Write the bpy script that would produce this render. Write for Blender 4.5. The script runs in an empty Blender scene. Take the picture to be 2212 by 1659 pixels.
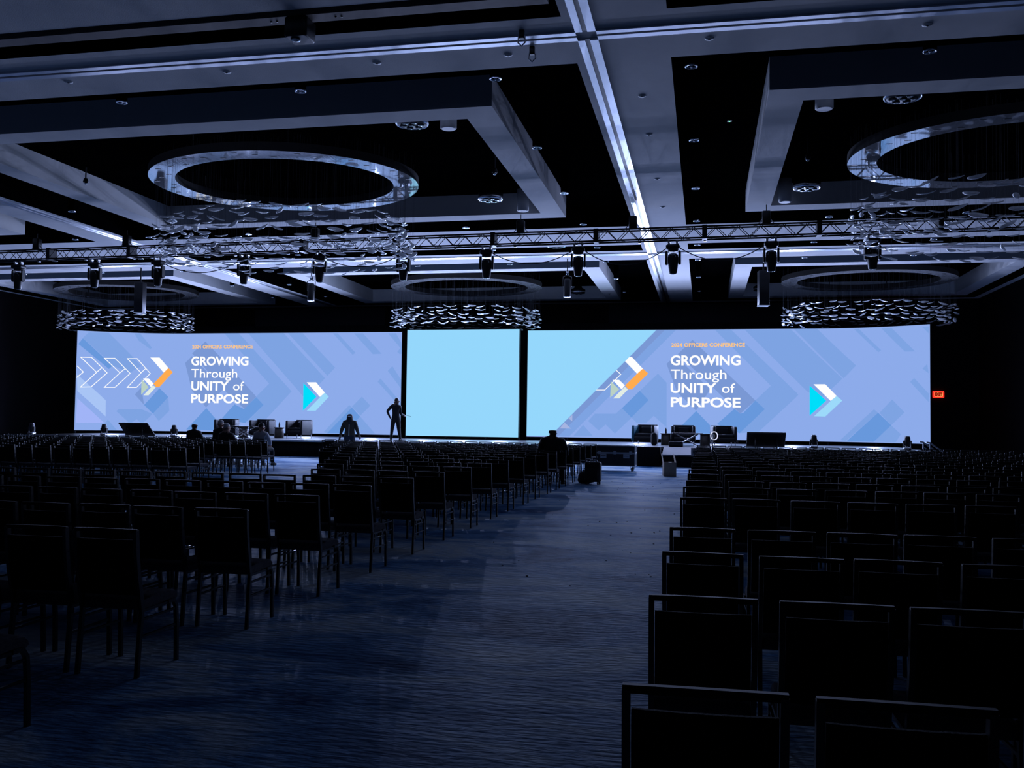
import bpy, bmesh, math, random
import numpy as np
from mathutils import Vector, Matrix

# ---------------------------------------------------------------- camera, world, lights, exposure
SC = bpy.context.scene
COL = SC.collection
PI = math.pi
random.seed(7)


def camera_axes():
    """Room axes (X right, Y to the stage, Z up) from the two vanishing points, in a 2212 x 1659 frame, f = 2000 px."""
    f, cx, cy = 2000.0, 1106.0, 829.5
    d = Vector((1520 - cx, -(916 - cy), -f)).normalized()
    p = Vector((520 - cx, -(916 - 13.55 - cy), -f))
    up = d.cross(p).normalized()
    if up.y < 0:
        up = -up
    x = d.cross(up)
    return Matrix((x, d, up))


CAM_R = camera_axes()
cam_data = bpy.data.cameras.new('camera')
cam_data.sensor_width = 36.0
cam_data.lens = 2000.0 / 2212.0 * 36.0
cam_data.clip_start, cam_data.clip_end = 0.05, 300
cam = bpy.data.objects.new('camera', cam_data)
COL.objects.link(cam)
CAM_P = Vector((0, 0, 1.6))
cam.matrix_world = Matrix.Translation(CAM_P) @ CAM_R.to_4x4()
SC.camera = cam


def project(p):
    c = CAM_R.transposed() @ (Vector(p) - CAM_P)
    if c.z > -0.1:
        return None
    return 1106 + 2000 * c.x / -c.z, 829.5 - 2000 * c.y / -c.z, -c.z


SC.view_settings.view_transform = 'Standard'
SC.view_settings.look = 'None'
SC.view_settings.exposure = 0.0
SC.view_settings.gamma = 1.0
SC.view_settings.use_curve_mapping = False

world = bpy.data.worlds.new('world')
SC.world = world
world.use_nodes = True
world.node_tree.nodes['Background'].inputs[0].default_value = (0.2, 0.25, 0.4, 1)
world.node_tree.nodes['Background'].inputs[1].default_value = 0.002


def wall_y(x):
    """Plan line of the wide LED wall: straight, with both ends curving towards the seats."""
    if x < -27:
        return 44.7 - 2.0 * ((-27 - x) / 5.14) ** 2
    if x > 5:
        return 44.7 - 1.65 * ((x - 5) / 4.63) ** 2
    return 44.7


# Added lamps along the LED wall, boosting the light beyond its screens' own emission.
ADDED_LAMP_W = 900.0
LAMP_X = [-30.5, -27.0, -23.5, -20.0, -16.5, -13.4, -11.5, -9.6, -6.5, -3.0, 0.5, 4.0, 7.5]
for lx in LAMP_X:
    for lz, tilt, part in ((1.9, -10, 0.3), (5.0, -30, 1.35), (3.3, 15, 0.38)):
        ld = bpy.data.lights.new('added_wall_lamp', 'SPOT')
        ld.energy = ADDED_LAMP_W * part
        ld.color = (0.46, 0.56, 1.0)
        ld.spot_size = PI
        ld.spot_blend = 1.0
        ld.shadow_soft_size = 0.0
        lo = bpy.data.objects.new('added_wall_lamp', ld)
        ly = (43.5 if -14.3 < lx < -8.7 else wall_y(lx) - 0.2)
        lo.location = (lx, ly, lz)
        lo.rotation_euler = (-PI / 2 - math.radians(tilt), 0, 0)
        COL.objects.link(lo)

# ---------------------------------------------------------------- helpers


def srgb(r, g, b):
    def f(c):
        c /= 255.0
        return c / 12.92 if c <= 0.04045 else ((c + 0.055) / 1.055) ** 2.4
    return (f(r), f(g), f(b), 1.0)


MAT = {}


def mat(name, color, rough=0.8, metal=0.0, spec=0.5, bump=None, var=None, **kw):
    """Procedural Principled material; var = (scale, amount) mottles the colour, bump = (scale, strength)."""
    m = bpy.data.materials.new(name)
    m.use_nodes = True
    nt = m.node_tree
    b = nt.nodes['Principled BSDF']
    if len(color) == 3:
        color = (*color, 1)
    b.inputs['Base Color'].default_value = color
    b.inputs['Roughness'].default_value = rough
    b.inputs['Metallic'].default_value = metal
    b.inputs['Specular IOR Level'].default_value = spec
    for k, v in kw.items():
        b.inputs[k].default_value = v
    tc = nt.nodes.new('ShaderNodeTexCoord')
    if var:
        n = nt.nodes.new('ShaderNodeTexNoise')
        n.inputs['Scale'].default_value = var[0]
        n.inputs['Detail'].default_value = 3
        nt.links.new(tc.outputs['Object'], n.inputs['Vector'])
        r = nt.nodes.new('ShaderNodeMapRange')
        r.inputs[3].default_value = 1 - var[1]
        r.inputs[4].default_value = 1 + var[1]
        nt.links.new(n.outputs['Fac'], r.inputs[0])
        mx = nt.nodes.new('ShaderNodeMix')
        mx.data_type = 'RGBA'
        mx.blend_type = 'MULTIPLY'
        mx.inputs[0].default_value = 1
        mx.inputs[6].default_value = color
        nt.links.new(r.outputs[0], mx.inputs[7])
        nt.links.new(mx.outputs[2], b.inputs['Base Color'])
    if bump:
        n = nt.nodes.new('ShaderNodeTexNoise')
        n.inputs['Scale'].default_value = bump[0]
        nt.links.new(tc.outputs['Object'], n.inputs['Vector'])
        bp = nt.nodes.new('ShaderNodeBump')
        bp.inputs['Strength'].default_value = bump[1]
        bp.inputs['Distance'].default_value = 0.02
        nt.links.new(n.outputs['Fac'], bp.inputs['Height'])
        nt.links.new(bp.outputs['Normal'], b.inputs['Normal'])
    MAT[name] = m
    return m


def emis(name, color, strength=1.0):
    m = bpy.data.materials.new(name)
    m.use_nodes = True
    b = m.node_tree.nodes['Principled BSDF']
    b.inputs['Base Color'].default_value = (0, 0, 0, 1)
    b.inputs['Specular IOR Level'].default_value = 0
    b.inputs['Roughness'].default_value = 1
    b.inputs['Emission Color'].default_value = color
    b.inputs['Emission Strength'].default_value = strength
    MAT[name] = m
    return m


class MB:
    """Collects shapes and links them as ONE mesh object."""

    def __init__(self):
        self.v, self.f, self.m, self.s = [], [], [], []

    def add(self, verts, faces, mi=0, smooth=False):
        o = len(self.v)
        self.v += [tuple(p) for p in verts]
        for fc in faces:
            self.f.append([o + i for i in fc])
            self.m.append(mi)
            self.s.append(smooth)
        return self

    def box(self, x0, x1, y0, y1, z0, z1, mi=0):
        return self.add([(x0, y0, z0), (x1, y0, z0), (x1, y1, z0), (x0, y1, z0), (x0, y0, z1), (x1, y0, z1), (x1, y1, z1), (x0, y1, z1)],
                        [(0, 3, 2, 1), (4, 5, 6, 7), (0, 1, 5, 4), (1, 2, 6, 5), (2, 3, 7, 6), (3, 0, 4, 7)], mi)

    def hexa(self, pts, mi=0):
        """Eight points, bottom ring then top ring, counter-clockwise from above."""
        return self.add(pts, [(0, 3, 2, 1), (4, 5, 6, 7), (0, 1, 5, 4), (1, 2, 6, 5), (2, 3, 7, 6), (3, 0, 4, 7)], mi)

    def rbox(self, x0, x1, y0, y1, z0, z1, r, mi=0, axis='z', n=4):
        """Box with its four edges along one axis rounded, and a small chamfer on the two caps."""
        lo, hi = {'z': ((x0, y0, z0), (x1, y1, z1)), 'y': ((x0, z0, y0), (x1, z1, y1)), 'x': ((y0, z0, x0), (y1, z1, x1))}[axis]
        pts = []
        for cx_, cy_, a0 in ((hi[0] - r, hi[1] - r, 0), (lo[0] + r, hi[1] - r, 90), (lo[0] + r, lo[1] + r, 180), (hi[0] - r, lo[1] + r, 270)):
            for k in range(n + 1):
                a = math.radians(a0 + 90 * k / n)
                pts.append((cx_ + r * math.cos(a), cy_ + r * math.sin(a)))
        mx, my = (lo[0] + hi[0]) / 2, (lo[1] + hi[1]) / 2
        c = min(r * 0.5, (hi[2] - lo[2]) * 0.25)
        rings = []
        for h, ins in ((lo[2], c), (lo[2] + c, 0), (hi[2] - c, 0), (hi[2], c)):
            ring = []
            for p in pts:
                dx, dy = p[0] - mx, p[1] - my
                L = max(abs(dx), abs(dy), 1e-6)
                k = 1 - ins / L
                ring.append((mx + dx * k, my + dy * k, h))
            rings.append(ring)
        conv = {'z': lambda p: p, 'y': lambda p: (p[0], p[2], p[1]), 'x': lambda p: (p[2], p[0], p[1])}[axis]
        return self.rings([[conv(p) for p in rg] for rg in rings], mi, caps=True)

    def rings(self, rings, mi=0, caps=True, closed=True, smooth=True):
        n = len(rings[0])
        vs = [p for r in rings for p in r]
        fs = []
        for i in range(len(rings) - 1):
            for j in range(n if closed else n - 1):
                k = (j + 1) % n
                fs.append((i * n + j, i * n + k, (i + 1) * n + k, (i + 1) * n + j))
        self.add(vs, fs, mi, smooth)
        if caps:
            self.add(rings[0], [tuple(range(n))[::-1]], mi)
            self.add(rings[-1], [tuple(range(n))], mi)
        return self

    def tube(self, pts, r, mi=0, n=8, caps=True):
        """Round bar along a polyline; r a number or one per point."""
        pts = [Vector(p) for p in pts]
        rr = r if isinstance(r, (list, tuple)) else [r] * len(pts)
        rings = []
        ref = None
        for i, p in enumerate(pts):
            a = pts[max(i - 1, 0)]
            b = pts[min(i + 1, len(pts) - 1)]
            t = (b - a).normalized()
            if ref is None:
                ref = Vector((0, 0, 1)) if abs(t.z) < 0.9 else Vector((1, 0, 0))
            u = (ref - t * ref.dot(t)).normalized()
            w = t.cross(u)
            ref = u
            rings.append([tuple(p + (u * math.cos(2 * PI * k / n) + w * math.sin(2 * PI * k / n)) * rr[i]) for k in range(n)])
        return self.rings(rings, mi, caps)

    def flat(self, pts, wx, wn, mi=0):
        """Rectangular bar along a polyline lying in a plane x = const: wx wide in x, wn thick."""
        pts = [Vector(p) for p in pts]
        rings = []
        for i, p in enumerate(pts):
            t = (pts[min(i + 1, len(pts) - 1)] - pts[max(i - 1, 0)]).normalized()
            u = Vector((1, 0, 0))
            w = t.cross(u)
            rings.append([tuple(p + u * a * wx / 2 + w * b * wn / 2) for a, b in ((1, 1), (-1, 1), (-1, -1), (1, -1))])
        return self.rings(rings, mi, True, True, False)

    def lathe(self, prof, mi=0, n=20, at=(0, 0, 0), sx=1.0, sy=1.0, smooth=True):
        """Profile of (radius, z) turned about the vertical axis."""
        rings = [[(at[0] + sx * r * math.cos(2 * PI * k / n), at[1] + sy * r * math.sin(2 * PI * k / n), at[2] + z) for k in range(n)] for r, z in prof]
        return self.rings(rings, mi, True, True, smooth)

    def ball(self, c, rx, ry, rz, mi=0, n=12, m=8):
        rings = []
        for i in range(1, m):
            a = PI * i / m
            rings.append([(c[0] + rx * math.sin(a) * math.cos(2 * PI * k / n), c[1] + ry * math.sin(a) * math.sin(2 * PI * k / n), c[2] - rz * math.cos(a)) for k in range(n)])
        return self.rings(rings, mi, True)

    def xform(self, M, start=0):
        for i in range(start, len(self.v)):
            self.v[i] = tuple(M @ Vector(self.v[i]))
        return self

    def build(self, name, mats, parent=None, loc=(0, 0, 0), rotz=0.0):
        me = bpy.data.meshes.new(name)
        me.from_pydata(self.v, [], self.f)
        for m in (mats if isinstance(mats, (list, tuple)) else [mats]):
            me.materials.append(m)
        me.polygons.foreach_set('material_index', self.m)
        me.polygons.foreach_set('use_smooth', self.s)
        me.update()
        o = bpy.data.objects.new(name, me)
        COL.objects.link(o)
        o.location = loc
        o.rotation_euler = (0, 0, rotz)
        if parent:
            o.parent = parent
        return o


def tag(o, label, cat, group=None, kind=None):
    o['label'] = label
    o['category'] = cat
    if group:
        o['group'] = group
    if kind:
        o['kind'] = kind
    return o


def thing(name, label, cat, loc=(0, 0, 0), rotz=0.0, group=None):
    o = bpy.data.objects.new(name, None)
    o.empty_display_size = 0.2
    COL.objects.link(o)
    o.location = loc
    o.rotation_euler = (0, 0, rotz)
    return tag(o, label, cat, group)


def struct(o):
    o['kind'] = 'structure'
    return o


def copy_tree(o, parent=None):
    c = o.copy()
    COL.objects.link(c)
    if parent is not None:
        c.parent = parent
        c.matrix_parent_inverse = o.matrix_parent_inverse
    for ch in o.children:
        copy_tree(ch, c)
    return c


def dup(o, loc, rotz=None, label=None, group=None):
    c = copy_tree(o)
    c.location = loc
    if rotz is not None:
        c.rotation_euler = (0, 0, rotz)
    if label:
        c['label'] = label
    if group:
        c['group'] = group
    return c


ORD = ['first', 'second', 'third', 'fourth', 'fifth', 'sixth', 'seventh', 'eighth', 'ninth', 'tenth', 'eleventh', 'twelfth', 'thirteenth',
       'fourteenth', 'fifteenth', 'sixteenth', 'seventeenth', 'eighteenth', 'nineteenth', 'twentieth']
ORD += ['twenty-' + w for w in ORD[:9]] + ['thirtieth'] + ['thirty-' + w for w in ORD[:9]]

# ---------------------------------------------------------------- materials
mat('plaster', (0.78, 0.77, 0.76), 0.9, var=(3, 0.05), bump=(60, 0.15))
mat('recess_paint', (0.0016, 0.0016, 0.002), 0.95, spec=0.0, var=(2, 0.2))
mat('wall_paint', (0.012, 0.010, 0.011), 0.9, spec=0.1, var=(1.5, 0.3))
mat('wall_panel', (0.03, 0.032, 0.042), 0.9, spec=0.1, var=(0.7, 0.15))
mat('rail_metal', (0.75, 0.77, 0.82), 0.34, 1.0, var=(4, 0.12))
mat('black_metal', (0.012, 0.012, 0.014), 0.45, 0.3, var=(8, 0.2))
mat('truss_metal', (0.006, 0.006, 0.007), 0.5, 0.0, 0.3, var=(8, 0.2))
mat('chrome', (0.85, 0.86, 0.9), 0.15, 1.0, var=(6, 0.05))
mat('white_plastic', (0.75, 0.75, 0.75), 0.5, var=(8, 0.05))
mat('ring_paint', (0.05, 0.047, 0.045), 0.8, spec=0.2, var=(3, 0.1))
mat('dark_plastic', (0.01, 0.01, 0.012), 0.4, var=(9, 0.2))
mat('lamp_glass', (0.05, 0.05, 0.06), 0.08, 0.0, 0.8, var=(9, 0.1))
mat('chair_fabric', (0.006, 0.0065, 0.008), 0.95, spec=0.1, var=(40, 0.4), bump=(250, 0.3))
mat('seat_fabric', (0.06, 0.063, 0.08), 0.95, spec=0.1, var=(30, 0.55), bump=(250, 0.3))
mat('chair_metal', (0.012, 0.012, 0.013), 0.24, 0.0, 0.6, var=(12, 0.15))
mat('black_cloth', (0.008, 0.008, 0.010), 0.95, spec=0.1, var=(6, 0.3), bump=(30, 0.4))
mat('stage_deck', (0.05, 0.052, 0.06), 0.28, 0.0, 0.6, var=(2, 0.15))
mat('ramp_deck', (0.16, 0.16, 0.18), 0.7, var=(5, 0.15))
mat('chair_rail', (0.008, 0.008, 0.009), 0.6, 0.0, 0.2, var=(12, 0.15))
mat('wire', (0.12, 0.12, 0.13), 0.7, var=(9, 0.1))
mat('leather', (0.016, 0.017, 0.022), 0.42, var=(20, 0.25), bump=(90, 0.2))
mat('teal_lit_leather', (0.05, 0.22, 0.32), 0.45, var=(20, 0.15))  # black leather with teal reflected light put into its colour
mat('dark_wood', (0.10, 0.085, 0.075), 0.5, var=(7, 0.3))
mat('cardboard', (0.42, 0.34, 0.27), 0.9, var=(14, 0.12))
mat('paper', (0.8, 0.8, 0.8), 0.8, var=(20, 0.04))
mat('case_laminate', (0.014, 0.014, 0.018), 0.4, var=(10, 0.2))
mat('aluminium', (0.6, 0.61, 0.64), 0.35, 1.0, var=(10, 0.1))
mat('brown_metal', (0.34, 0.29, 0.26), 0.7, 0.2, var=(5, 0.15))
mat('rubber', (0.015, 0.015, 0.015), 0.8, var=(9, 0.2))
mat('nylon', (0.012, 0.012, 0.015), 0.75, var=(18, 0.3), bump=(120, 0.2))
mat('skin', (0.32, 0.19, 0.14), 0.55, var=(20, 0.08))
mat('dark_skin', (0.10, 0.055, 0.04), 0.5, var=(20, 0.08))
mat('hair_dark', (0.012, 0.010, 0.009), 0.6, var=(60, 0.4))
mat('hair_grey', (0.42, 0.42, 0.43), 0.7, var=(60, 0.3))
mat('dark_suit', (0.012, 0.013, 0.017), 0.85, var=(20, 0.2))
mat('brown_shirt', (0.05, 0.04, 0.025), 0.9, var=(20, 0.2))
mat('light_shirt', (0.35, 0.35, 0.38), 0.9, var=(20, 0.1))
mat('denim', (0.015, 0.018, 0.03), 0.9, var=(30, 0.2))
mat('white_cloth', (0.75, 0.75, 0.75), 0.8, var=(20, 0.05))
emis('exit_red', srgb(255, 38, 28), 2.2)
emis('exit_letters', srgb(255, 170, 90), 1.6)
emis('green_led', (0.1, 1, 0.25, 1), 4)
emis('ring_led', srgb(220, 225, 255), 1.0)


def carpet():
    m = bpy.data.materials.new('carpet')
    m.use_nodes = True
    nt = m.node_tree
    b = nt.nodes['Principled BSDF']
    b.inputs['Roughness'].default_value = 0.55
    b.inputs['Specular IOR Level'].default_value = 0.006
    tc = nt.nodes.new('ShaderNodeTexCoord')
    mp = nt.nodes.new('ShaderNodeMapping')
    mp.inputs['Scale'].default_value = (0.55, 1.0, 1)
    mp.inputs['Rotation'].default_value = (0, 0, 0.5)
    nt.links.new(tc.outputs['Object'], mp.inputs['Vector'])
    n1 = nt.nodes.new('ShaderNodeTexNoise')
    n1.inputs['Scale'].default_value = 0.9
    n1.inputs['Detail'].default_value = 9
    n1.inputs['Roughness'].default_value = 0.68
    n1.inputs['Distortion'].default_value = 0.6
    nt.links.new(mp.outputs['Vector'], n1.inputs['Vector'])
    rp = nt.nodes.new('ShaderNodeValToRGB')
    e = rp.color_ramp.elements
    e[0].position, e[0].color = 0.36, (0.02, 0.09, 0.24, 1)
    e[1].position, e[1].color = 0.66, (0.72, 0.78, 0.78, 1)
    q = e.new(0.47)
    q.color = (0.15, 0.32, 0.58, 1)
    q = e.new(0.55)
    q.color = (0.46, 0.60, 0.74, 1)
    nt.links.new(n1.outputs['Fac'], rp.inputs['Fac'])
    nt.links.new(rp.outputs['Color'], b.inputs['Base Color'])
    mp2 = nt.nodes.new('ShaderNodeMapping')
    mp2.inputs['Scale'].default_value = (1.0, 3.0, 1)
    nt.links.new(tc.outputs['Object'], mp2.inputs['Vector'])
    n2 = nt.nodes.new('ShaderNodeTexNoise')
    n2.inputs['Scale'].default_value = 7
    n2.inputs['Detail'].default_value = 6
    nt.links.new(mp2.outputs['Vector'], n2.inputs['Vector'])
    bp = nt.nodes.new('ShaderNodeBump')
    bp.inputs['Strength'].default_value = 0.45
    bp.inputs['Distance'].default_value = 0.03
    nt.links.new(n2.outputs['Fac'], bp.inputs['Height'])
    nt.links.new(bp.outputs['Normal'], b.inputs['Normal'])
    MAT['carpet'] = m


carpet()


def ring_metal():
    m = bpy.data.materials.new('ring_metal')
    m.use_nodes = True
    nt = m.node_tree
    b = nt.nodes['Principled BSDF']
    b.inputs['Metallic'].default_value = 0.62
    b.inputs['Base Color'].default_value = (0.86, 0.87, 0.9, 1)
    tc = nt.nodes.new('ShaderNodeTexCoord')
    mp = nt.nodes.new('ShaderNodeMapping')
    mp.inputs['Scale'].default_value = (14, 1.5, 1)
    nt.links.new(tc.outputs['Object'], mp.inputs['Vector'])
    n = nt.nodes.new('ShaderNodeTexNoise')
    n.inputs['Scale'].default_value = 1.5
    n.inputs['Detail'].default_value = 5
    nt.links.new(mp.outputs['Vector'], n.inputs['Vector'])
    r = nt.nodes.new('ShaderNodeMapRange')
    r.inputs[3].default_value = 0.75
    r.inputs[4].default_value = 1.25
    nt.links.new(n.outputs['Fac'], r.inputs[0])
    b.inputs['Roughness'].default_value = 0.02
    mx = nt.nodes.new('ShaderNodeMix')
    mx.data_type = 'RGBA'
    mx.blend_type = 'MULTIPLY'
    mx.inputs[0].default_value = 1
    mx.inputs[6].default_value = (0.86, 0.87, 0.9, 1)
    nt.links.new(r.outputs[0], mx.inputs[7])
    nt.links.new(mx.outputs[2], b.inputs['Base Color'])
    bp = nt.nodes.new('ShaderNodeBump')
    bp.inputs['Strength'].default_value = 0.05
    bp.inputs['Distance'].default_value = 0.01
    nt.links.new(n.outputs['Fac'], bp.inputs['Height'])
    nt.links.new(bp.outputs['Normal'], b.inputs['Normal'])
    MAT['ring_metal'] = m


ring_metal()


def leaf_glass():
    m = bpy.data.materials.new('leaf_glass')
    m.use_nodes = True
    nt = m.node_tree
    nt.nodes.remove(nt.nodes['Principled BSDF'])
    out = nt.nodes['Material Output']
    tc = nt.nodes.new('ShaderNodeTexCoord')
    n = nt.nodes.new('ShaderNodeTexNoise')
    n.inputs['Scale'].default_value = 14
    nt.links.new(tc.outputs['Object'], n.inputs['Vector'])
    df = nt.nodes.new('ShaderNodeBsdfDiffuse')
    df.inputs['Color'].default_value = (0.85, 0.87, 0.9, 1)
    tl = nt.nodes.new('ShaderNodeBsdfTranslucent')
    tl.inputs['Color'].default_value = (0.85, 0.87, 0.9, 1)
    gl = nt.nodes.new('ShaderNodeBsdfGlossy')
    gl.inputs['Roughness'].default_value = 0.28
    tr = nt.nodes.new('ShaderNodeBsdfTransparent')
    m1 = nt.nodes.new('ShaderNodeMixShader')
    m1.inputs[0].default_value = 0.5
    nt.links.new(df.outputs[0], m1.inputs[1])
    nt.links.new(tl.outputs[0], m1.inputs[2])
    m2 = nt.nodes.new('ShaderNodeMixShader')
    m2.inputs[0].default_value = 0.45
    nt.links.new(m1.outputs[0], m2.inputs[1])
    nt.links.new(gl.outputs[0], m2.inputs[2])
    m3 = nt.nodes.new('ShaderNodeMixShader')
    r = nt.nodes.new('ShaderNodeMapRange')
    r.inputs[3].default_value = 0.0
    r.inputs[4].default_value = 0.4
    nt.links.new(n.outputs['Fac'], r.inputs[0])
    nt.links.new(r.outputs[0], m3.inputs[0])
    nt.links.new(m2.outputs[0], m3.inputs[1])
    nt.links.new(tr.outputs[0], m3.inputs[2])
    nt.links.new(m3.outputs[0], out.inputs['Surface'])
    MAT['leaf_glass'] = m


leaf_glass()
for k_, c_ in {'B': (141, 171, 234), 'M': (126, 163, 226), 'D': (104, 152, 220), 'L': (168, 196, 245), 'V': (161, 180, 247), 'S': (122, 152, 212),
               'W': (255, 255, 255), 'O': (255, 172, 80), 'G': (186, 208, 196), 'P': (226, 236, 228), 'C': (0, 222, 250), 'Q': (156, 217, 250),
               'K': (165, 180, 225), 'N': (255, 200, 128), 'T': (149, 215, 252), 'U': (160, 224, 255)}.items():
    emis('screen_' + k_, srgb(*c_), 1.0)

# ---------------------------------------------------------------- the room
X0, X1, Y0, Y1 = -35.7, 13.3, -6.0, 49.4
ZC, ZU = 8.0, 8.65                       # soffit underside, recessed ceiling
struct(MB().box(X0, X1, Y0, Y1, -0.1, 0).build('floor', MAT['carpet']))
struct(MB().box(X0 - 0.2, X0, Y0, Y1, 0, 9).build('wall_left', MAT['wall_paint']))
struct(MB().box(X1, X1 + 0.2, Y0, Y1, 0, 9).build('wall_right', MAT['wall_paint']))
struct(MB().box(X0, X1, Y0 - 0.2, Y0, 0, 9).build('wall_back', MAT['wall_paint']))
w = MB().box(X0, X1, Y1, Y1 + 0.2, 0, 9)
for a, b in ((-25.5, -17.6), (-17.3, -14.2), (-5.0, 4.0)):
    w.box(a, b, Y1 - 0.04, Y1, 5.4, 7.9, 1)
struct(w.build('wall_stage', [MAT['wall_paint'], MAT['wall_panel']]))
struct(MB().box(X0, X1, Y1 - 0.03, Y1, 0, 0.12).build('baseboard_stage', MAT['dark_plastic']))

BAYS = [(-35.4, -21.93), (-20.28, -2.24), (-0.59, 13.0)]
RECESS = [(-3.8, 10.1), (13.25, 14.22), (16.16, 30.04), (33.22, 34.35), (36.32, 48.9)]
xs = [X0] + [v for b in BAYS for v in b] + [X1]
ys = [Y0] + [v for b in RECESS for v in b] + [Y1]
c = MB()
for i in range(len(xs) - 1):
    for j in range(len(ys) - 1):
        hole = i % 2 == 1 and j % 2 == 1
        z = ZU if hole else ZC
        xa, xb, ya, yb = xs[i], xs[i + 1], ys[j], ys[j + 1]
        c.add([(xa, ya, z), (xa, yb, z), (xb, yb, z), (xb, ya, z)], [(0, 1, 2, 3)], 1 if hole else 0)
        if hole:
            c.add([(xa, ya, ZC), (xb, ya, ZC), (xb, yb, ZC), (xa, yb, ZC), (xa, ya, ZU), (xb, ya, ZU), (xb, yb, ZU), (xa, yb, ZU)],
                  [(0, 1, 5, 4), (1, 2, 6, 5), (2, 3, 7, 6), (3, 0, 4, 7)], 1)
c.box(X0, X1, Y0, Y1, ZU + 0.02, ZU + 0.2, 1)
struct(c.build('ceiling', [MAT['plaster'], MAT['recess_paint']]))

# dropped coffer frames, one in each deep recess
ti = 1
for (xa, xb) in ((-34.4, -23.65), (-18.28, -4.25), (1.2, 12.4)):
    for (ya, yb) in ((18.09, 28.46), (37.87, 48.1)):
        s = 0.69
        m = MB()
        m.box(xa, xb, ya, ya + s, ZC, ZU)
        m.box(xa, xb, yb - s, yb, ZC, ZU)
        m.box(xa, xa + s, ya + s, yb - s, ZC, ZU)
        m.box(xb - s, xb, ya + s, yb - s, ZC, ZU)
        struct(m.build('trim_%d' % ti, MAT['plaster']))
        ti += 1

# partition rails under the soffits: two metal flanges with a dark groove between them


def rail(pts, along):
    global ti
    m = MB()
    (a0, a1, cpos) = pts
    for s0, s1, z0, mi in ((-0.17, -0.05, -0.035, 0), (0.03, 0.17, -0.035, 0), (-0.05, 0.03, -0.008, 1)):
        if along == 'y':
            m.box(cpos + s0, cpos + s1, a0, a1, ZC + z0, ZC - 0.001, mi)
        else:
            m.box(a0, a1, cpos + s0, cpos + s1, ZC + z0, ZC - 0.001, mi)
    struct(m.build('trim_%d' % ti, [MAT['rail_metal'], MAT['dark_plastic']]))
    ti += 1


for xr in (-1.92, -20.6):
    for a, b in ((12.3, 14.78), (15.12, 34.78), (35.12, 49.2)):
        rail((a, b, xr), 'y')
for yr in (14.95, 34.95):
    for a, b in ((X0, -20.77), (-20.43, -2.09), (-1.75, X1)):
        rail((a, b, yr), 'x')

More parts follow.
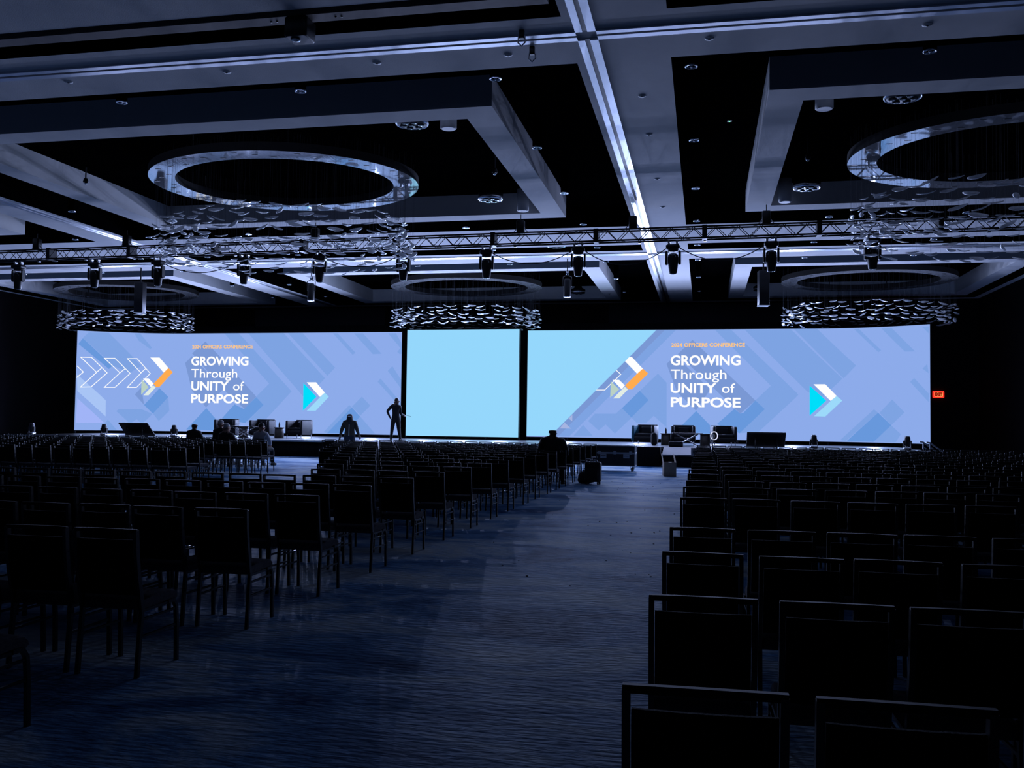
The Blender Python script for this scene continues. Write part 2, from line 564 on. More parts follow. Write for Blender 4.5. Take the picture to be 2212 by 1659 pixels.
# ---------------------------------------------------------------- LED wall: three screens with the conference artwork
ART_LEFT=[
('M',1,[(-31.92,5.67),(-31.7,5.971),(-30.89,6.005),(-29.38,4.293),(-29.92,3.907),(-30.64,4.256)]),
('D',2,[(-32.08,5.348),(-31.91,5.652),(-30.69,4.254),(-30.83,4.083)]),
('L',1,[(-32.1,3.757),(-30.92,2.419),(-30.91,1.572),(-32.06,2.882)]),
('V',1,[(-32.05,2.499),(-30.96,1.23),(-32.08,1.214)]),
('M',1,[(-30.81,1.409),(-30.4,0.843),(-31.17,0.834)]),
('M',1,[(-30.46,1.857),(-30.37,1.969),(-29.31,1.988),(-28.76,1.736),(-29.26,1.209),(-29.53,1.446),(-29.82,1.201)]),
('D',2,[(-28.44,3.117),(-27.96,2.658),(-28.74,1.755),(-29.19,2.213)]),
('M',1,[(-29.75,6.016),(-29.47,6.006),(-28.89,5.274),(-28.97,5.197),(-29.54,5.631)]),
('M',1,[(-27.96,2.658),(-27.89,1.915),(-28.43,1.369),(-28.74,1.755)]),
('S',1,[(-29.65,2.762),(-29.35,3.139),(-29.19,2.213),(-29.22,2.249)]),
('W',3,[(-28.95,4.75),(-28.48,4.758),(-27.99,4.204),(-28.24,3.951)]),
('O',3,[(-27.99,4.204),(-27.75,3.975),(-28.45,3.173),(-28.62,3.17),(-28.75,3.355),(-28.24,3.94)]),
('W',4,[(-29.27,3.632),(-29.0,3.637),(-28.74,3.355),(-28.87,3.167)]),
('G',4,[(-29.34,3.586),(-28.99,3.164),(-29.34,2.749)]),
('P',4,[(-29.23,2.725),(-28.98,2.729),(-28.62,3.17),(-28.78,3.261),(-28.87,3.155)]),
('M',1,[(-24.84,6.06),(-24.0,6.055),(-20.94,3.004),(-22.31,1.576),(-23.47,1.324),(-22.49,2.284),(-22.92,2.717),(-22.21,3.397)]),
('M',1,[(-23.47,6.054),(-21.46,6.042),(-19.11,3.695),(-20.16,2.613)]),
('M',1,[(-21.22,6.04),(-20.4,6.035),(-18.57,4.245),(-18.98,3.815)]),
('D',1,[(-25.76,2.086),(-24.58,0.888),(-26.9,0.944)]),
('D',2,[(-24.14,2.304),(-23.59,2.054),(-22.92,2.699),(-22.49,2.284),(-23.51,1.324),(-24.84,1.563)]),
('S',1,[(-25.92,5.621),(-24.8,4.582),(-22.92,2.717),(-23.57,2.072),(-24.84,3.107),(-26.68,4.991)]),
('S',1,[(-27.07,4.47),(-26.69,4.842),(-24.8,3.107),(-25.78,2.123),(-26.62,2.985)]),
('M',1,[(-18.73,6.011),(-18.47,6.01),(-17.48,5.009),(-17.63,4.897)]),
('M',1,[(-17.58,6.004),(-17.09,6.001),(-16.07,4.951),(-16.54,4.933)]),
('M',1,[(-15.74,5.993),(-15.32,5.991),(-14.8,5.464),(-14.8,4.949),(-15.1,4.931),(-15.24,5.042),(-15.07,5.244)]),
('M',1,[(-15.72,4.082),(-15.48,4.322),(-14.77,3.625),(-14.8,3.185)]),
('M',1,[(-16.25,3.527),(-16.1,3.693),(-14.86,2.487),(-14.86,2.231)]),
('M',1,[(-17.08,2.763),(-16.62,2.305),(-17.14,1.8),(-17.61,2.24)]),
('D',2,[(-17.61,2.202),(-17.15,1.745),(-17.98,0.871),(-18.93,0.867)]),
('M',1,[(-17.75,2.331),(-17.61,2.202),(-18.93,0.867),(-19.13,0.919)]),
('M',1,[(-17.36,1.52),(-17.15,1.745),(-16.34,0.889),(-17.86,0.865)]),
('S',3,[(-14.95,5.989),(-14.81,5.988),(-14.73,0.864),(-14.85,0.862)]),
('C',3,[(-20.29,3.433),(-19.55,2.733),(-20.28,2.018)]),
('W',3,[(-20.11,3.479),(-19.59,3.481),(-19.1,2.953),(-19.36,2.727)]),
('Q',3,[(-19.1,2.953),(-18.87,2.738),(-19.58,2.014),(-20.07,2.009),(-19.36,2.708)]),
]
LINES_LEFT= [[(-31.97,4.659),(-31.55,4.668),(-30.9,3.877),(-31.53,3.119),(-31.95,3.087),(-31.33,3.891),(-31.97,4.659)],[(-31.33,3.891),(-31.13,4.127)],[(-31.03,4.648),(-30.59,4.665),(-29.89,3.878),(-30.55,3.119),(-31.0,3.106),(-30.35,3.895),(-31.03,4.648)],[(-30.35,3.895),(-30.13,4.124)],[(-30.04,4.666),(-29.59,4.679),(-28.93,3.899),(-29.58,3.135),(-30.01,3.125),(-29.38,3.92),(-30.04,4.666)],[(-29.38,3.92),(-29.17,4.148)],[(-32.09,4.184),(-31.85,3.884),(-32.09,3.6)]]
TEXT_LEFT=[
('2024 OFFICERS CONFERENCE','N',-26.67,-23.18,5.248,0.184,0.03),
('GROWING','W',-26.7,-23.4,4.348,0.493,0.03),
('Through','W',-26.68,-24.02,3.696,0.49,0.006),
('UNITY','W',-26.66,-24.49,3.028,0.495,0.03),
('of','W',-24.24,-23.62,3.038,0.482,0.006),
('PURPOSE','W',-26.65,-23.36,2.362,0.486,0.03),
]
ART_RIGHT=[
('T',4,[(-8.57,6.084),(-2.24,6.073),(-7.32,0.921),(-8.5,0.915)]),
('S',2,[(-2.24,6.069),(-1.84,6.066),(-6.93,0.911),(-7.32,0.916)]),
('M',1,[(-1.84,6.066),(-1.32,6.062),(-6.39,0.914),(-6.93,0.911)]),
('W',3,[(-3.52,4.777),(-3.4,4.777),(-2.87,4.213),(-3.14,3.971),(-3.72,4.565)]),
('O',3,[(-2.87,4.213),(-2.61,3.986),(-3.38,3.215),(-3.56,3.214),(-3.71,3.405),(-3.14,3.971)]),
('W',4,[(-4.32,3.671),(-4.0,3.672),(-3.72,3.405),(-3.87,3.212)]),
('G',4,[(-4.4,3.603),(-3.99,3.211),(-4.42,2.811)]),
('P',4,[(-4.28,2.778),(-3.98,2.781),(-3.57,3.214),(-3.72,3.337),(-3.86,3.202)]),
('K',3,[(-6.25,1.965),(-6.25,1.643),(-6.44,1.786)]),
('K',3,[(-6.63,1.58),(-6.31,1.293),(-6.86,1.295)]),
('D',2,[(-3.01,3.147),(-2.58,2.709),(-3.4,1.865),(-3.85,2.312)]),
('M',1,[(-2.15,3.981),(-1.74,3.548),(-1.73,1.421),(-2.34,1.961),(-2.7,1.607),(-3.13,1.601),(-3.4,1.865),(-2.58,2.709),(-3.01,3.147)]),
('M',1,[(-5.16,2.028),(-4.15,2.04),(-3.84,2.329),(-3.4,1.848),(-4.18,1.083),(-4.63,1.513),(-4.97,1.222),(-5.48,1.67)]),
('M',1,[(-5.72,1.481),(-5.24,0.948),(-6.2,0.932)]),
('M',1,[(0.49,6.07),(1.24,6.065),(4.24,3.083),(4.2,2.908),(2.52,1.277),(1.62,1.192),(2.79,2.334),(2.36,2.735),(3.06,3.426)]),
('M',1,[(1.87,6.056),(3.95,6.066),(6.22,3.764),(5.32,2.868),(4.69,3.163)]),
('M',1,[(4.09,6.078),(5.13,6.07),(6.79,4.361),(6.27,3.777)]),
('D',1,[(-0.35,2.212),(0.72,1.107),(-1.45,1.072)]),
('D',2,[(1.41,2.337),(1.68,2.11),(1.82,2.147),(2.36,2.735),(2.79,2.334),(1.65,1.193),(0.61,1.602)]),
('S',1,[(-0.54,5.592),(2.36,2.735),(1.68,2.11),(-1.22,4.912)]),
('S',1,[(-1.75,4.444),(-1.33,4.84),(0.29,3.233),(-0.36,2.229),(-1.25,3.116)]),
('M',1,[(6.71,6.029),(6.91,6.03),(7.81,5.027),(7.7,4.943)]),
('M',1,[(7.82,6.014),(8.22,6.01),(9.1,4.919),(8.72,4.93)]),
('M',1,[(9.35,5.987),(9.59,5.992),(9.59,5.678)]),
('M',1,[(9.36,4.151),(9.53,4.35),(9.58,3.938)]),
('M',1,[(8.91,3.581),(9.06,3.749),(9.58,3.054),(9.58,2.68)]),
('M',1,[(8.23,2.809),(8.7,2.236),(8.19,1.659),(7.74,2.213)]),
('M',1,[(7.52,2.37),(7.68,2.213),(6.35,0.901),(6.12,0.95)]),
('D',2,[(7.68,2.213),(8.19,1.659),(7.5,0.899),(6.38,0.895)]),
('M',1,[(8.19,1.659),(8.56,1.266),(8.36,0.908),(7.5,0.906)]),
('M',1,[(3.99,3.283),(4.29,3.014),(3.99,2.703)]),
('C',3,[(4.79,3.44),(5.52,2.752),(4.79,2.053)]),
('W',3,[(4.96,3.506),(5.48,3.508),(5.97,2.97),(5.71,2.743)]),
('Q',3,[(5.97,2.97),(6.21,2.756),(5.48,2.022),(4.98,2.027),(5.71,2.735)]),
]
LINES_RIGHT= [[(-4.15,4.144),(-3.92,3.942),(-4.69,3.18),(-5.1,3.177)]]
TEXT_RIGHT=[
('2024 OFFICERS CONFERENCE','N',-1.53,1.88,5.26,0.185,0.03),
('GROWING','W',-1.56,1.68,4.382,0.492,0.03),
('Through','W',-1.55,1.04,3.722,0.484,0.006),
('UNITY','W',-1.55,0.58,3.067,0.483,0.03),
('of','W',0.83,1.44,3.078,0.469,0.006),
('PURPOSE','W',-1.54,1.69,2.405,0.471,0.03),
]


def on_wall(x, z, lift, plan):
    return (x, plan(x) - lift, z)


def screen_mesh(x0, x1, z0, z1, art, lines, texts, plan, bg):
    keys = list('BMDLVSWOGPCQKTUN')
    idx = {k: i for i, k in enumerate(keys)}
    bm = bmesh.new()

    def poly(pts, key, lift):
        vs = [bm.verts.new((p[0], lift, p[1])) for p in pts]
        a = sum(pts[i][0] * pts[(i + 1) % len(pts)][1] - pts[(i + 1) % len(pts)][0] * pts[i][1] for i in range(len(pts)))
        f = bm.faces.new(vs if a > 0 else vs[::-1])
        f.material_index = idx[key]

    poly([(x0, z0), (x1, z0), (x1, z1), (x0, z1)], bg, 0)
    for key, layer, pts in art:
        pts = [(min(max(p[0], x0), x1), min(max(p[1], z0), z1)) for p in pts]
        poly(pts, key, 0.006 * layer)
    for ln in lines:
        for p, q in zip(ln, ln[1:]):
            d = Vector((q[0] - p[0], q[1] - p[1])).normalized() * 0.018
            n = Vector((-d.y, d.x))
            P, Q = Vector(p) - d, Vector(q) + d
            poly([tuple(P + n), tuple(P - n), tuple(Q - n), tuple(Q + n)], 'W', 0.015)
    for txt, key, xa, xb, zb, cap, off in texts:
        cu = bpy.data.curves.new('txt', 'FONT')
        cu.body = txt
        cu.offset = off
        cu.resolution_u = 4
        if len(txt) > 10:
            cu.space_word = 1.2
        to = bpy.data.objects.new('txt', cu)
        COL.objects.link(to)
        dg = bpy.context.evaluated_depsgraph_get()
        me = bpy.data.meshes.new_from_object(to.evaluated_get(dg))
        xsv = [v.co.x for v in me.vertices]
        sx = (xb - xa) / (max(xsv) - min(xsv))
        sz = cap / (0.729 + off)
        mx = min(xsv)
        vm = [bm.verts.new((xa + (v.co.x - mx) * sx, 0.03, zb + (v.co.y + off / 2) * sz)) for v in me.vertices]
        for p in me.polygons:
            f = bm.faces.new([vm[i] for i in p.vertices])
            f.material_index = idx[key]
        bpy.data.objects.remove(to)
        bpy.data.meshes.remove(me)
        bpy.data.curves.remove(cu)
    cuts = [x for x in [-31.9 + 0.4 * k for k in range(13)] + [5.2 + 0.4 * k for k in range(12)] if x0 < x < x1]
    for x in cuts:
        bmesh.ops.bisect_plane(bm, geom=bm.verts[:] + bm.edges[:] + bm.faces[:], plane_co=(x, 0, 0), plane_no=(1, 0, 0))
    for v in bm.verts:
        v.co = on_wall(v.co.x, v.co.z, v.co.y, plan)
    me = bpy.data.meshes.new('display')
    bm.to_mesh(me)
    bm.free()
    for k in keys:
        me.materials.append(MAT['screen_' + k])
    o = bpy.data.objects.new('display', me)
    COL.objects.link(o)
    return o


def led_screen(label, x0, x1, z0, z1, art, lines, texts, plan, bg):
    xm = (x0 + x1) / 2
    t = thing('led_screen', label, 'screen', (xm, plan(xm), 0.7), 0, 'LED screens across the back of the stage')
    d = screen_mesh(x0, x1, z0, z1, art, lines, texts, plan, bg)
    d.parent = t
    d.matrix_parent_inverse = Matrix.Translation(-Vector(t.location))
    d['label'] = 'lit display face'
    m = MB()
    n = max(2, int((x1 - x0) / 0.4))
    prof = ((0.01, z0 - 0.03), (0.01, z1 + 0.03), (0.14, z1 + 0.03), (0.14, z0 - 0.03))
    rings = []
    for k in range(n + 1):
        x = x0 - 0.03 + (x1 - x0 + 0.06) * k / n
        rings.append([(x, plan(x) + p, z) for p, z in prof])
    m.rings(rings, 0, True, True, False)
    f = m.build('frame', MAT['dark_plastic'], t)
    f.matrix_parent_inverse = d.matrix_parent_inverse.copy()
    for k in range(n + 1):
        x = x0 + (x1 - x0) * k / n
        if k % 5 == 0 or k == n:
            s = MB().box(x - 0.04, x + 0.04, plan(x) + 0.03, plan(x) + 0.12, 0.7, z0 - 0.035).build('ground_support', MAT['black_metal'], t)
            s.matrix_parent_inverse = d.matrix_parent_inverse.copy()
    return t


led_screen('long blue LED screen with outlined chevrons, white slogan and orange arrow beside black drape', -32.13, -15.0, 0.84, 6.05, ART_LEFT, LINES_LEFT, TEXT_LEFT, wall_y, 'B')
led_screen('plain light blue square LED screen standing forward between the two slogan screens', -14.37, -8.72, 0.84, 6.05, [], [], [], lambda x: 43.65, 'T')
led_screen('blue LED screen with slogan, cut diagonally by a light blue corner, near the exit sign', -8.5, 9.63, 0.87, 6.08, ART_RIGHT, LINES_RIGHT, TEXT_RIGHT, wall_y, 'B')

# black drape behind and below the screens
m = MB()
rings = []
for k in range(330):
    x = -32.85 + 43.15 * k / 329
    y = 46.4 + 0.05 * math.sin(k * 1.9)
    rings.append([(x, y, 0.0), (x, y, 6.6), (x, y + 0.02, 6.6), (x, y + 0.02, 0.0)])
m.rings(rings, 0, True, True, True)
tag(m.build('stage_drape', MAT['black_cloth']), 'long black pleated drape hanging behind the three LED screens', 'curtain')

# ---------------------------------------------------------------- stage
ST = 0.70
t = thing('stage', 'low black stage platform running below all the LED screens', 'stage', (-11.26, 40, 0))


def under(o, p):
    o.parent = p
    o.matrix_parent_inverse = Matrix.Translation(-Vector(p.location))
    return o


under(MB().box(-30.8, 8.3, 36.3, 46.0, ST - 0.08, ST).build('deck', MAT['stage_deck']), t)
m = MB()
rings = []
for k in range(420):
    x = -30.8 + 39.1 * k / 419
    y = 36.36 + 0.03 * math.sin(k * 1.7)
    rings.append([(x, y, 0.02), (x, y, ST - 0.08), (x, y + 0.03, ST - 0.08), (x, y + 0.03, 0.02)])
m.rings(rings)
under(m.build('skirt', MAT['black_cloth']), t)
under(MB().box(-30.8, 8.3, 36.27, 36.3, ST - 0.07, ST - 0.005).build('edge_trim', MAT['aluminium']), t)


def ramp(x0, x1, label):
    r = thing('stage_ramp', label, 'ramp', ((x0 + x1) / 2, 35.5, 0), 0, 'access ramps at the stage front')
    under(MB().hexa([(x0, 34.7, 0.40), (x1, 34.7, 0.40), (x1, 36.25, ST - 0.02), (x0, 36.25, ST - 0.02),
                     (x0, 34.7, 0.46), (x1, 34.7, 0.46), (x1, 36.25, ST + 0.0), (x0, 36.25, ST + 0.0)]).build('ramp_deck', MAT['ramp_deck']), r)
    under(MB().box(x0 + 0.02, x1 - 0.02, 34.74, 36.2, 0, 0.40).build('ramp_skirt', MAT['black_cloth']), r)
    return r


ramp(-1.5, 1.35, 'grey ramp with black front up to the stage beside the cardboard box')
ramp(-14.9, -12.3, 'grey ramp to the stage behind the standing hooded person')
a = thing('gobo_panel', 'small grey square panel with a round disc on the ramp front', 'panel', (-0.25, 34.66, 0.35))
under(MB().box(-0.45, 0.0, 34.64, 34.69, 0.44, 0.72).build('plate', MAT['ramp_deck']), a)
mm = MB().lathe([(0.0, 0), (0.16, 0), (0.16, 0.02), (0.0, 0.02)], 0, 20)
mm.xform(Matrix.Translation((-0.22, 34.64, 0.57)) @ Matrix.Rotation(PI / 2, 4, 'X'))
under(mm.build('disc', MAT['dark_plastic']), a)

# stairs with handrails at the far end of the stage
st = thing('stage_stairs', 'black steps with two grey handrails at the exit sign end of the stage', 'stairs', (8.8, 38.4, 0))
m = MB()
for k in range(4):
    m.box(8.32 + 0.25 * k, 8.32 + 0.25 * (k + 1), 37.8, 39.0, 0, 0.56 - 0.14 * k)
under(m.build('steps', MAT['black_metal']), st)
for y in (37.85, 38.95):
    h = MB()
    h.tube([(8.32, y, 1.02), (8.45, y, 1.0), (9.2, y, 0.45), (9.3, y, 0.0)], 0.03)
    h.tube([(8.45, y, 1.0), (8.45, y, 0.5)], 0.025)
    h.tube([(8.45, y, 0.82), (9.2, y, 0.28)], 0.02)
    under(h.build('handrail', MAT['aluminium']), st)
tag(MB().rbox(11.3, 13.0, 46.2, 47.6, 0, 0.42, 0.04).build('side_riser', MAT['ramp_deck']), 'low grey riser block on the floor under the exit sign', 'riser')

# ---------------------------------------------------------------- exit signs


def exit_sign(loc, rotz, label):
    t = thing('exit_sign', label, 'sign', loc, rotz, 'red exit signs')
    MB().rbox(-0.27, 0.27, -0.06, 0.0, -0.17, 0.17, 0.05, 0, 'y').build('housing', MAT['exit_red'], t)
    MB().box(-0.19, 0.19, -0.066, -0.06, -0.11, 0.11).build('face', MAT['exit_letters'], t)
    cu = bpy.data.curves.new('txt', 'FONT')
    cu.body = 'EXIT'
    cu.offset = 0.02
    cu.align_x = 'CENTER'
    cu.align_y = 'CENTER'
    cu.size = 0.2
    to = bpy.data.objects.new('txt', cu)
    COL.objects.link(to)
    me = bpy.data.meshes.new_from_object(to.evaluated_get(bpy.context.evaluated_depsgraph_get()))
    bpy.data.objects.remove(to)
    for v in me.vertices:
        v.co = (v.co.x * 0.8, -0.07, v.co.y)
    me.materials.append(MAT['exit_dark'])
    o = bpy.data.objects.new('lettering', me)
    COL.objects.link(o)
    o.parent = t
    MB().tube([(0, -0.03, 0.17), (0, -0.03, 0.25), (0, 0.0, 0.25)], 0.015).build('bracket', MAT['black_metal'], t)
    return t


emis('exit_dark', srgb(150, 20, 10), 1.0)
exit_sign((11.42, Y1 - 0.02, 3.23), 0, 'glowing red EXIT sign on the dark wall past the end of the screens')
exit_sign((X0 + 0.02, 39.3, 3.3), -PI / 2 + PI, 'glowing red EXIT sign on the dark side wall facing the far screen end')

# ---------------------------------------------------------------- chandeliers: oval metal ring with a cloud of hanging glass leaves


def leaf_mesh():
    m = MB()
    rings = []
    for k, u in enumerate((-1, -0.92, -0.7, -0.35, 0, 0.35, 0.7, 0.92, 1)):
        hw = 0.066 * math.sqrt(max(1 - u * u, 0.002)) * (1.0 - 0.18 * u)
        zc = 0.035 * u * u
        rings.append([(u * 0.19, hw * math.cos(a), zc + 0.02 * abs(math.cos(a)) * hw / 0.066 + 0.007 * math.sin(a)) for a in [2 * PI * q / 8 for q in range(8)]])
    m.rings(rings, 0, True)
    return m


LEAF = leaf_mesh()
leaf_me = None


def chandelier(cx, cy, label, seed, n_rows=6, dz=0.2, z0=1.74, jz=0.06, per_row=48, a=3.66, b=3.15):
    global leaf_me
    rnd = random.Random(seed)
    t = thing('chandelier', label, 'chandelier', (cx, cy, ZU), 0, 'oval ring chandeliers')
    N = 96
    m = MB()
    s = 0.68
    zb, zt = ZC - ZU, ZC - ZU + 0.22

    def ring(aa, bb, z):
        return [(aa * math.cos(2 * PI * k / N), bb * math.sin(2 * PI * k / N), z) for k in range(N)]
    R = [ring(a, b, zb), ring(a, b, zt), ring(a - s, b - s, zt), ring(a - s, b - s, zb)]
    for q, mi in ((0, 1), (1, 1), (2, 1), (3, 0)):
        P, Q = R[q], R[(q + 1) % 4]
        for k in range(N):
            j = (k + 1) % N
            m.add([P[k], P[j], Q[j], Q[k]], [(0, 1, 2, 3)], mi, False)
    d = MB()
    for k in range(8):
        th = 2 * PI * (k + 0.5) / 8
        d.tube([((a - s / 2) * math.cos(th), (b - s / 2) * math.sin(th), zt), ((a - s / 2) * math.cos(th), (b - s / 2) * math.sin(th), -0.005)], 0.02)
    d.build('hanger', MAT['black_metal'], t)
    for k in range(44):
        th = 2 * PI * (k + 0.3 * rnd.random()) / 44
        q = s * (0.25 + 0.5 * (k % 3) / 2)
        x, y = (a - q) * math.cos(th), (b - q) * math.sin(th)
        m.box(x - 0.07, x + 0.07, y - 0.02, y + 0.02, zb - 0.006, zb - 0.001, 2)
    m.build('ring', [MAT['ring_metal'], MAT['ring_paint'], MAT['dark_plastic']], t)
    leaves = []
    for r in range(n_rows):
        z = -z0 - dz * r
        for k in range(per_row):
            th = 2 * PI * (k + rnd.uniform(-0.35, 0.35)) / per_row + 0.3 * r
            q = rnd.choice((0.0, 0.22, 0.42)) + rnd.uniform(-0.05, 0.05)
            x, y = (3.58 - q) * math.cos(th), (2.45 - q) * math.sin(th)
            tang = math.atan2(2.45 * math.cos(th), -3.58 * math.sin(th))
            M = (Matrix.Translation((x, y, z + rnd.uniform(-jz, jz))) @ Matrix.Rotation(tang + rnd.gauss(0, 0.45), 4, 'Z')
                 @ Matrix.Rotation(rnd.gauss(0, 0.16), 4, 'Y') @ Matrix.Rotation(rnd.gauss(0.0, 0.35), 4, 'X') @ Matrix.Scale(rnd.uniform(0.85, 1.12), 4))
            leaves.append(M)
    wires = MB()
    for M in leaves:
        p = M.translation
        wires.tube([(p.x, p.y, p.z + 0.02), (p.x, p.y, -0.005)], 0.0014, 0, 3, False)
    w = wires.build('suspension_wires', MAT['wire'], t)
    w['kind'] = 'stuff'
    leaves.sort(key=lambda M: (M.translation + Vector((cx, cy, ZU)) - CAM_P).length)
    near, rest = leaves[:100], leaves[100:]
    if leaf_me is None:
        o = LEAF.build('glass_leaf', MAT['leaf_glass'])
        leaf_me = o.data
        bpy.data.objects.remove(o)
    for M in near:
        o = bpy.data.objects.new('glass_leaf', leaf_me)
        COL.objects.link(o)
        o.parent = t
        o.matrix_local = M
    g = MB()
    for M in rest:
        g.add([M @ Vector(v) for v in LEAF.v], LEAF.f, 0, True)
    g = g.build('glass_leaves', MAT['leaf_glass'], t)
    g['kind'] = 'stuff'
    return t


chandelier(-11.23, 23.3, 'large oval ring chandelier with glass leaves in the middle coffer, nearer than the lighting truss', 1)
chandelier(7.05, 23.3, 'large oval ring chandelier with glass leaves, cut by the picture edge, nearer than the truss', 2)
chandelier(-11.23, 43.0, 'far oval ring chandelier with glass leaves just above the plain light blue screen', 3, 5, 0.18, 1.83, 0.02)
chandelier(7.05, 43.0, 'far oval ring chandelier with glass leaves above the screen end by the exit sign', 4, 5, 0.18, 1.83, 0.02)
chandelier(-29.5, 43.0, 'far oval ring chandelier with glass leaves above the outlined chevrons of the long screen', 5, 5, 0.18, 1.83, 0.02)

# ---------------------------------------------------------------- lighting truss with moving heads


def ty(x):
    return 27.6 - 0.03 * x


TZ0, TZ1 = 7.05, 7.38
TX0, TX1 = -35.2, 12.9
t = thing('lighting_truss', 'long black lattice truss hung across the hall in front of the far coffers', 'truss', (-11.2, ty(-11.2), TZ0))
for dy in (-0.16, 0.16):
    for z in (TZ0, TZ1):
        under(MB().tube([(TX0, ty(TX0) + dy, z), (TX1, ty(TX1) + dy, z)], 0.027).build('chord', MAT['truss_metal']), t)
lc = MB()
k = 0
x = TX0
while x < TX1 - 0.4:
    xm, x2 = x + 0.32, x + 0.64
    for dy in (-0.16, 0.16):
        lc.tube([(x, ty(x) + dy, TZ0), (xm, ty(xm) + dy, TZ1)], 0.012, 0, 5)
        lc.tube([(xm, ty(xm) + dy, TZ1), (x2, ty(x2) + dy, TZ0)], 0.012, 0, 5)
    for z in (TZ0, TZ1):
        lc.tube([(x, ty(x) - 0.16, z), (xm, ty(xm) + 0.16, z)], 0.012, 0, 5)
    if k % 5 == 0:
        under(MB().box(x - 0.07, x + 0.07, ty(x) - 0.2, ty(x) + 0.2, TZ0 - 0.04, TZ1 + 0.04).build('splice_plate', MAT['black_metal']), t)
    if k % 3 == 1:
        for z in (TZ0 - 0.03, TZ1 + 0.02):
            under(MB().box(x - 0.03, x + 0.05, ty(x) + 0.12, ty(x) + 0.2, z - 0.025, z + 0.025).build('coupler', MAT['aluminium']), t)
    k += 1
    x = x2
under(lc.build('lacing', MAT['truss_metal']), t)

HEADX = [-23.74, -20.63, -18.15, -14.93, -12.22, -9.35, -6.62, -3.75, -0.91, 1.89, 4.64]
names = ['at the far left picture edge', 'second from the picture edge', 'left of the near chandelier cloud', 'below the left half of the near chandelier cloud', 'half hidden behind the near chandelier leaves',
         'under the right end of the near chandelier cloud', 'above the gap between the screens', 'left of the crossing ceiling rail',
         'just right of the crossing ceiling rail', 'above the slogan on the diagonal screen', 'at the left end of the picture-edge chandelier']


def moving_head(label, loc, rz):
    t = thing('moving_head_light', label, 'stage light', loc, rz, 'moving head lights under the truss')
    m = MB().rbox(-0.2, 0.2, -0.17, 0.17, -0.2, -0.06, 0.06)
    m.lathe([(0.0, -0.27), (0.14, -0.265), (0.16, -0.2), (0.0, -0.2)], 0, 18)
    m.build('base', MAT['dark_plastic'], t)
    c = MB()
    for sx in (-0.12, 0.12):
        c.box(sx - 0.03, sx + 0.03, -0.05, 0.05, -0.07, 0.03)
        c.tube([(sx, -0.07, 0.03), (sx, 0.07, 0.03)], 0.04, 0, 10)
    c.build('clamp', MAT['aluminium'], t)
    for s in (-1, 1):
        a = MB().rbox(min(s * 0.165, s * 0.225), max(s * 0.165, s * 0.225), -0.08, 0.08, -0.66, -0.24, 0.05, 0, 'x')
        a.build('yoke_arm', MAT['dark_plastic'], t)
    h = MB().lathe([(0.0, -0.33), (0.09, -0.325), (0.145, -0.36), (0.155, -0.46), (0.152, -0.6), (0.13, -0.78), (0.115, -0.9), (0.105, -0.92), (0.0, -0.92)], 0, 20, sx=1.0, sy=1.0)
    hd = h.build('lamp_head', MAT['dark_plastic'], t)
    MB().lathe([(0.0, -0.935), (0.07, -0.932), (0.09, -0.921), (0.0, -0.92)], 0, 18).build('lens', MAT['lamp_glass'], hd)
    r = MB()
    r.tube([(-0.1, -0.12, -0.45), (-0.075, -0.135, -0.37), (0.075, -0.135, -0.37), (0.1, -0.12, -0.45)], 0.012, 0, 6)
    r.build('handle', MAT['aluminium'], hd)
    return t


mh0 = None
for k, (hx, nm) in enumerate(zip(HEADX, names)):
    lab = 'black moving head light on the truss, ' + nm
    if mh0 is None:
        mh0 = moving_head(lab, (hx, ty(hx), TZ0 - 0.1), 0.0)
    else:
        dup(mh0, (hx, ty(hx), TZ0 - 0.1), 0.15 * math.sin(k * 2.1), lab)

for k, (hx, nm) in enumerate(((-23.0, 'at the picture edge'), (-19.4, 'left of the near chandelier'), (-12.4, 'behind the near chandelier cloud'), (-5.55, 'right of the near chandelier'), (-2.1, 'under the crossing ceiling rail'), (1.75, 'near the diagonal screen slogan'))):
    h = thing('chain_hoist', 'black chain hoist motor lifting the truss, ' + nm, 'hoist', (hx, ty(hx), TZ1 + 0.05), 0, 'chain hoists on the truss')
    MB().rbox(-0.12, 0.12, -0.11, 0.11, -0.02, 0.36, 0.04).build('motor', MAT['black_metal'], h)
    MB().tube([(0, 0, 0.34), (0, 0, ZC - TZ1 - 0.07)], 0.012, 0, 6).build('chain', MAT['black_metal'], h)
    MB().tube([(-0.22, 0, -0.008), (-0.12, 0, 0.12), (0.12, 0, 0.12), (0.22, 0, -0.008)], 0.015, 0, 6).build('sling', MAT['aluminium'], h)

for k, (xa, xb, za, zb, sag, nm) in enumerate(((-3.55, -1.11, 6.79, 6.79, 0.45, 'between the two lamps beside the ceiling rail'), (-0.71, 1.69, 6.79, 6.79, 0.4, 'between the lamps above the diagonal screen slogan'),
                                                (-6.42, -3.95, 6.79, 6.79, 0.35, 'between the lamps above the plain blue screen'), (-17.95, -15.13, 6.79, 6.79, 0.35, 'between lamps left of the near chandelier cloud'), (-12.02, -9.55, 6.79, 6.79, 0.3, 'below the near chandelier cloud'))):
    pts = []
    for i in range(17):
        u = i / 16
        pts.append((xa + (xb - xa) * u, ty(xa + (xb - xa) * u), za + (zb - za) * u - sag * 4 * u * (1 - u)))
    tag(MB().tube(pts, 0.014, 0, 6).build('power_cable', MAT['rubber']), 'thin black cable drooping under the truss ' + nm, 'cable', 'cables drooping under the truss')

# loudspeakers and spotlights hung deeper in the hall


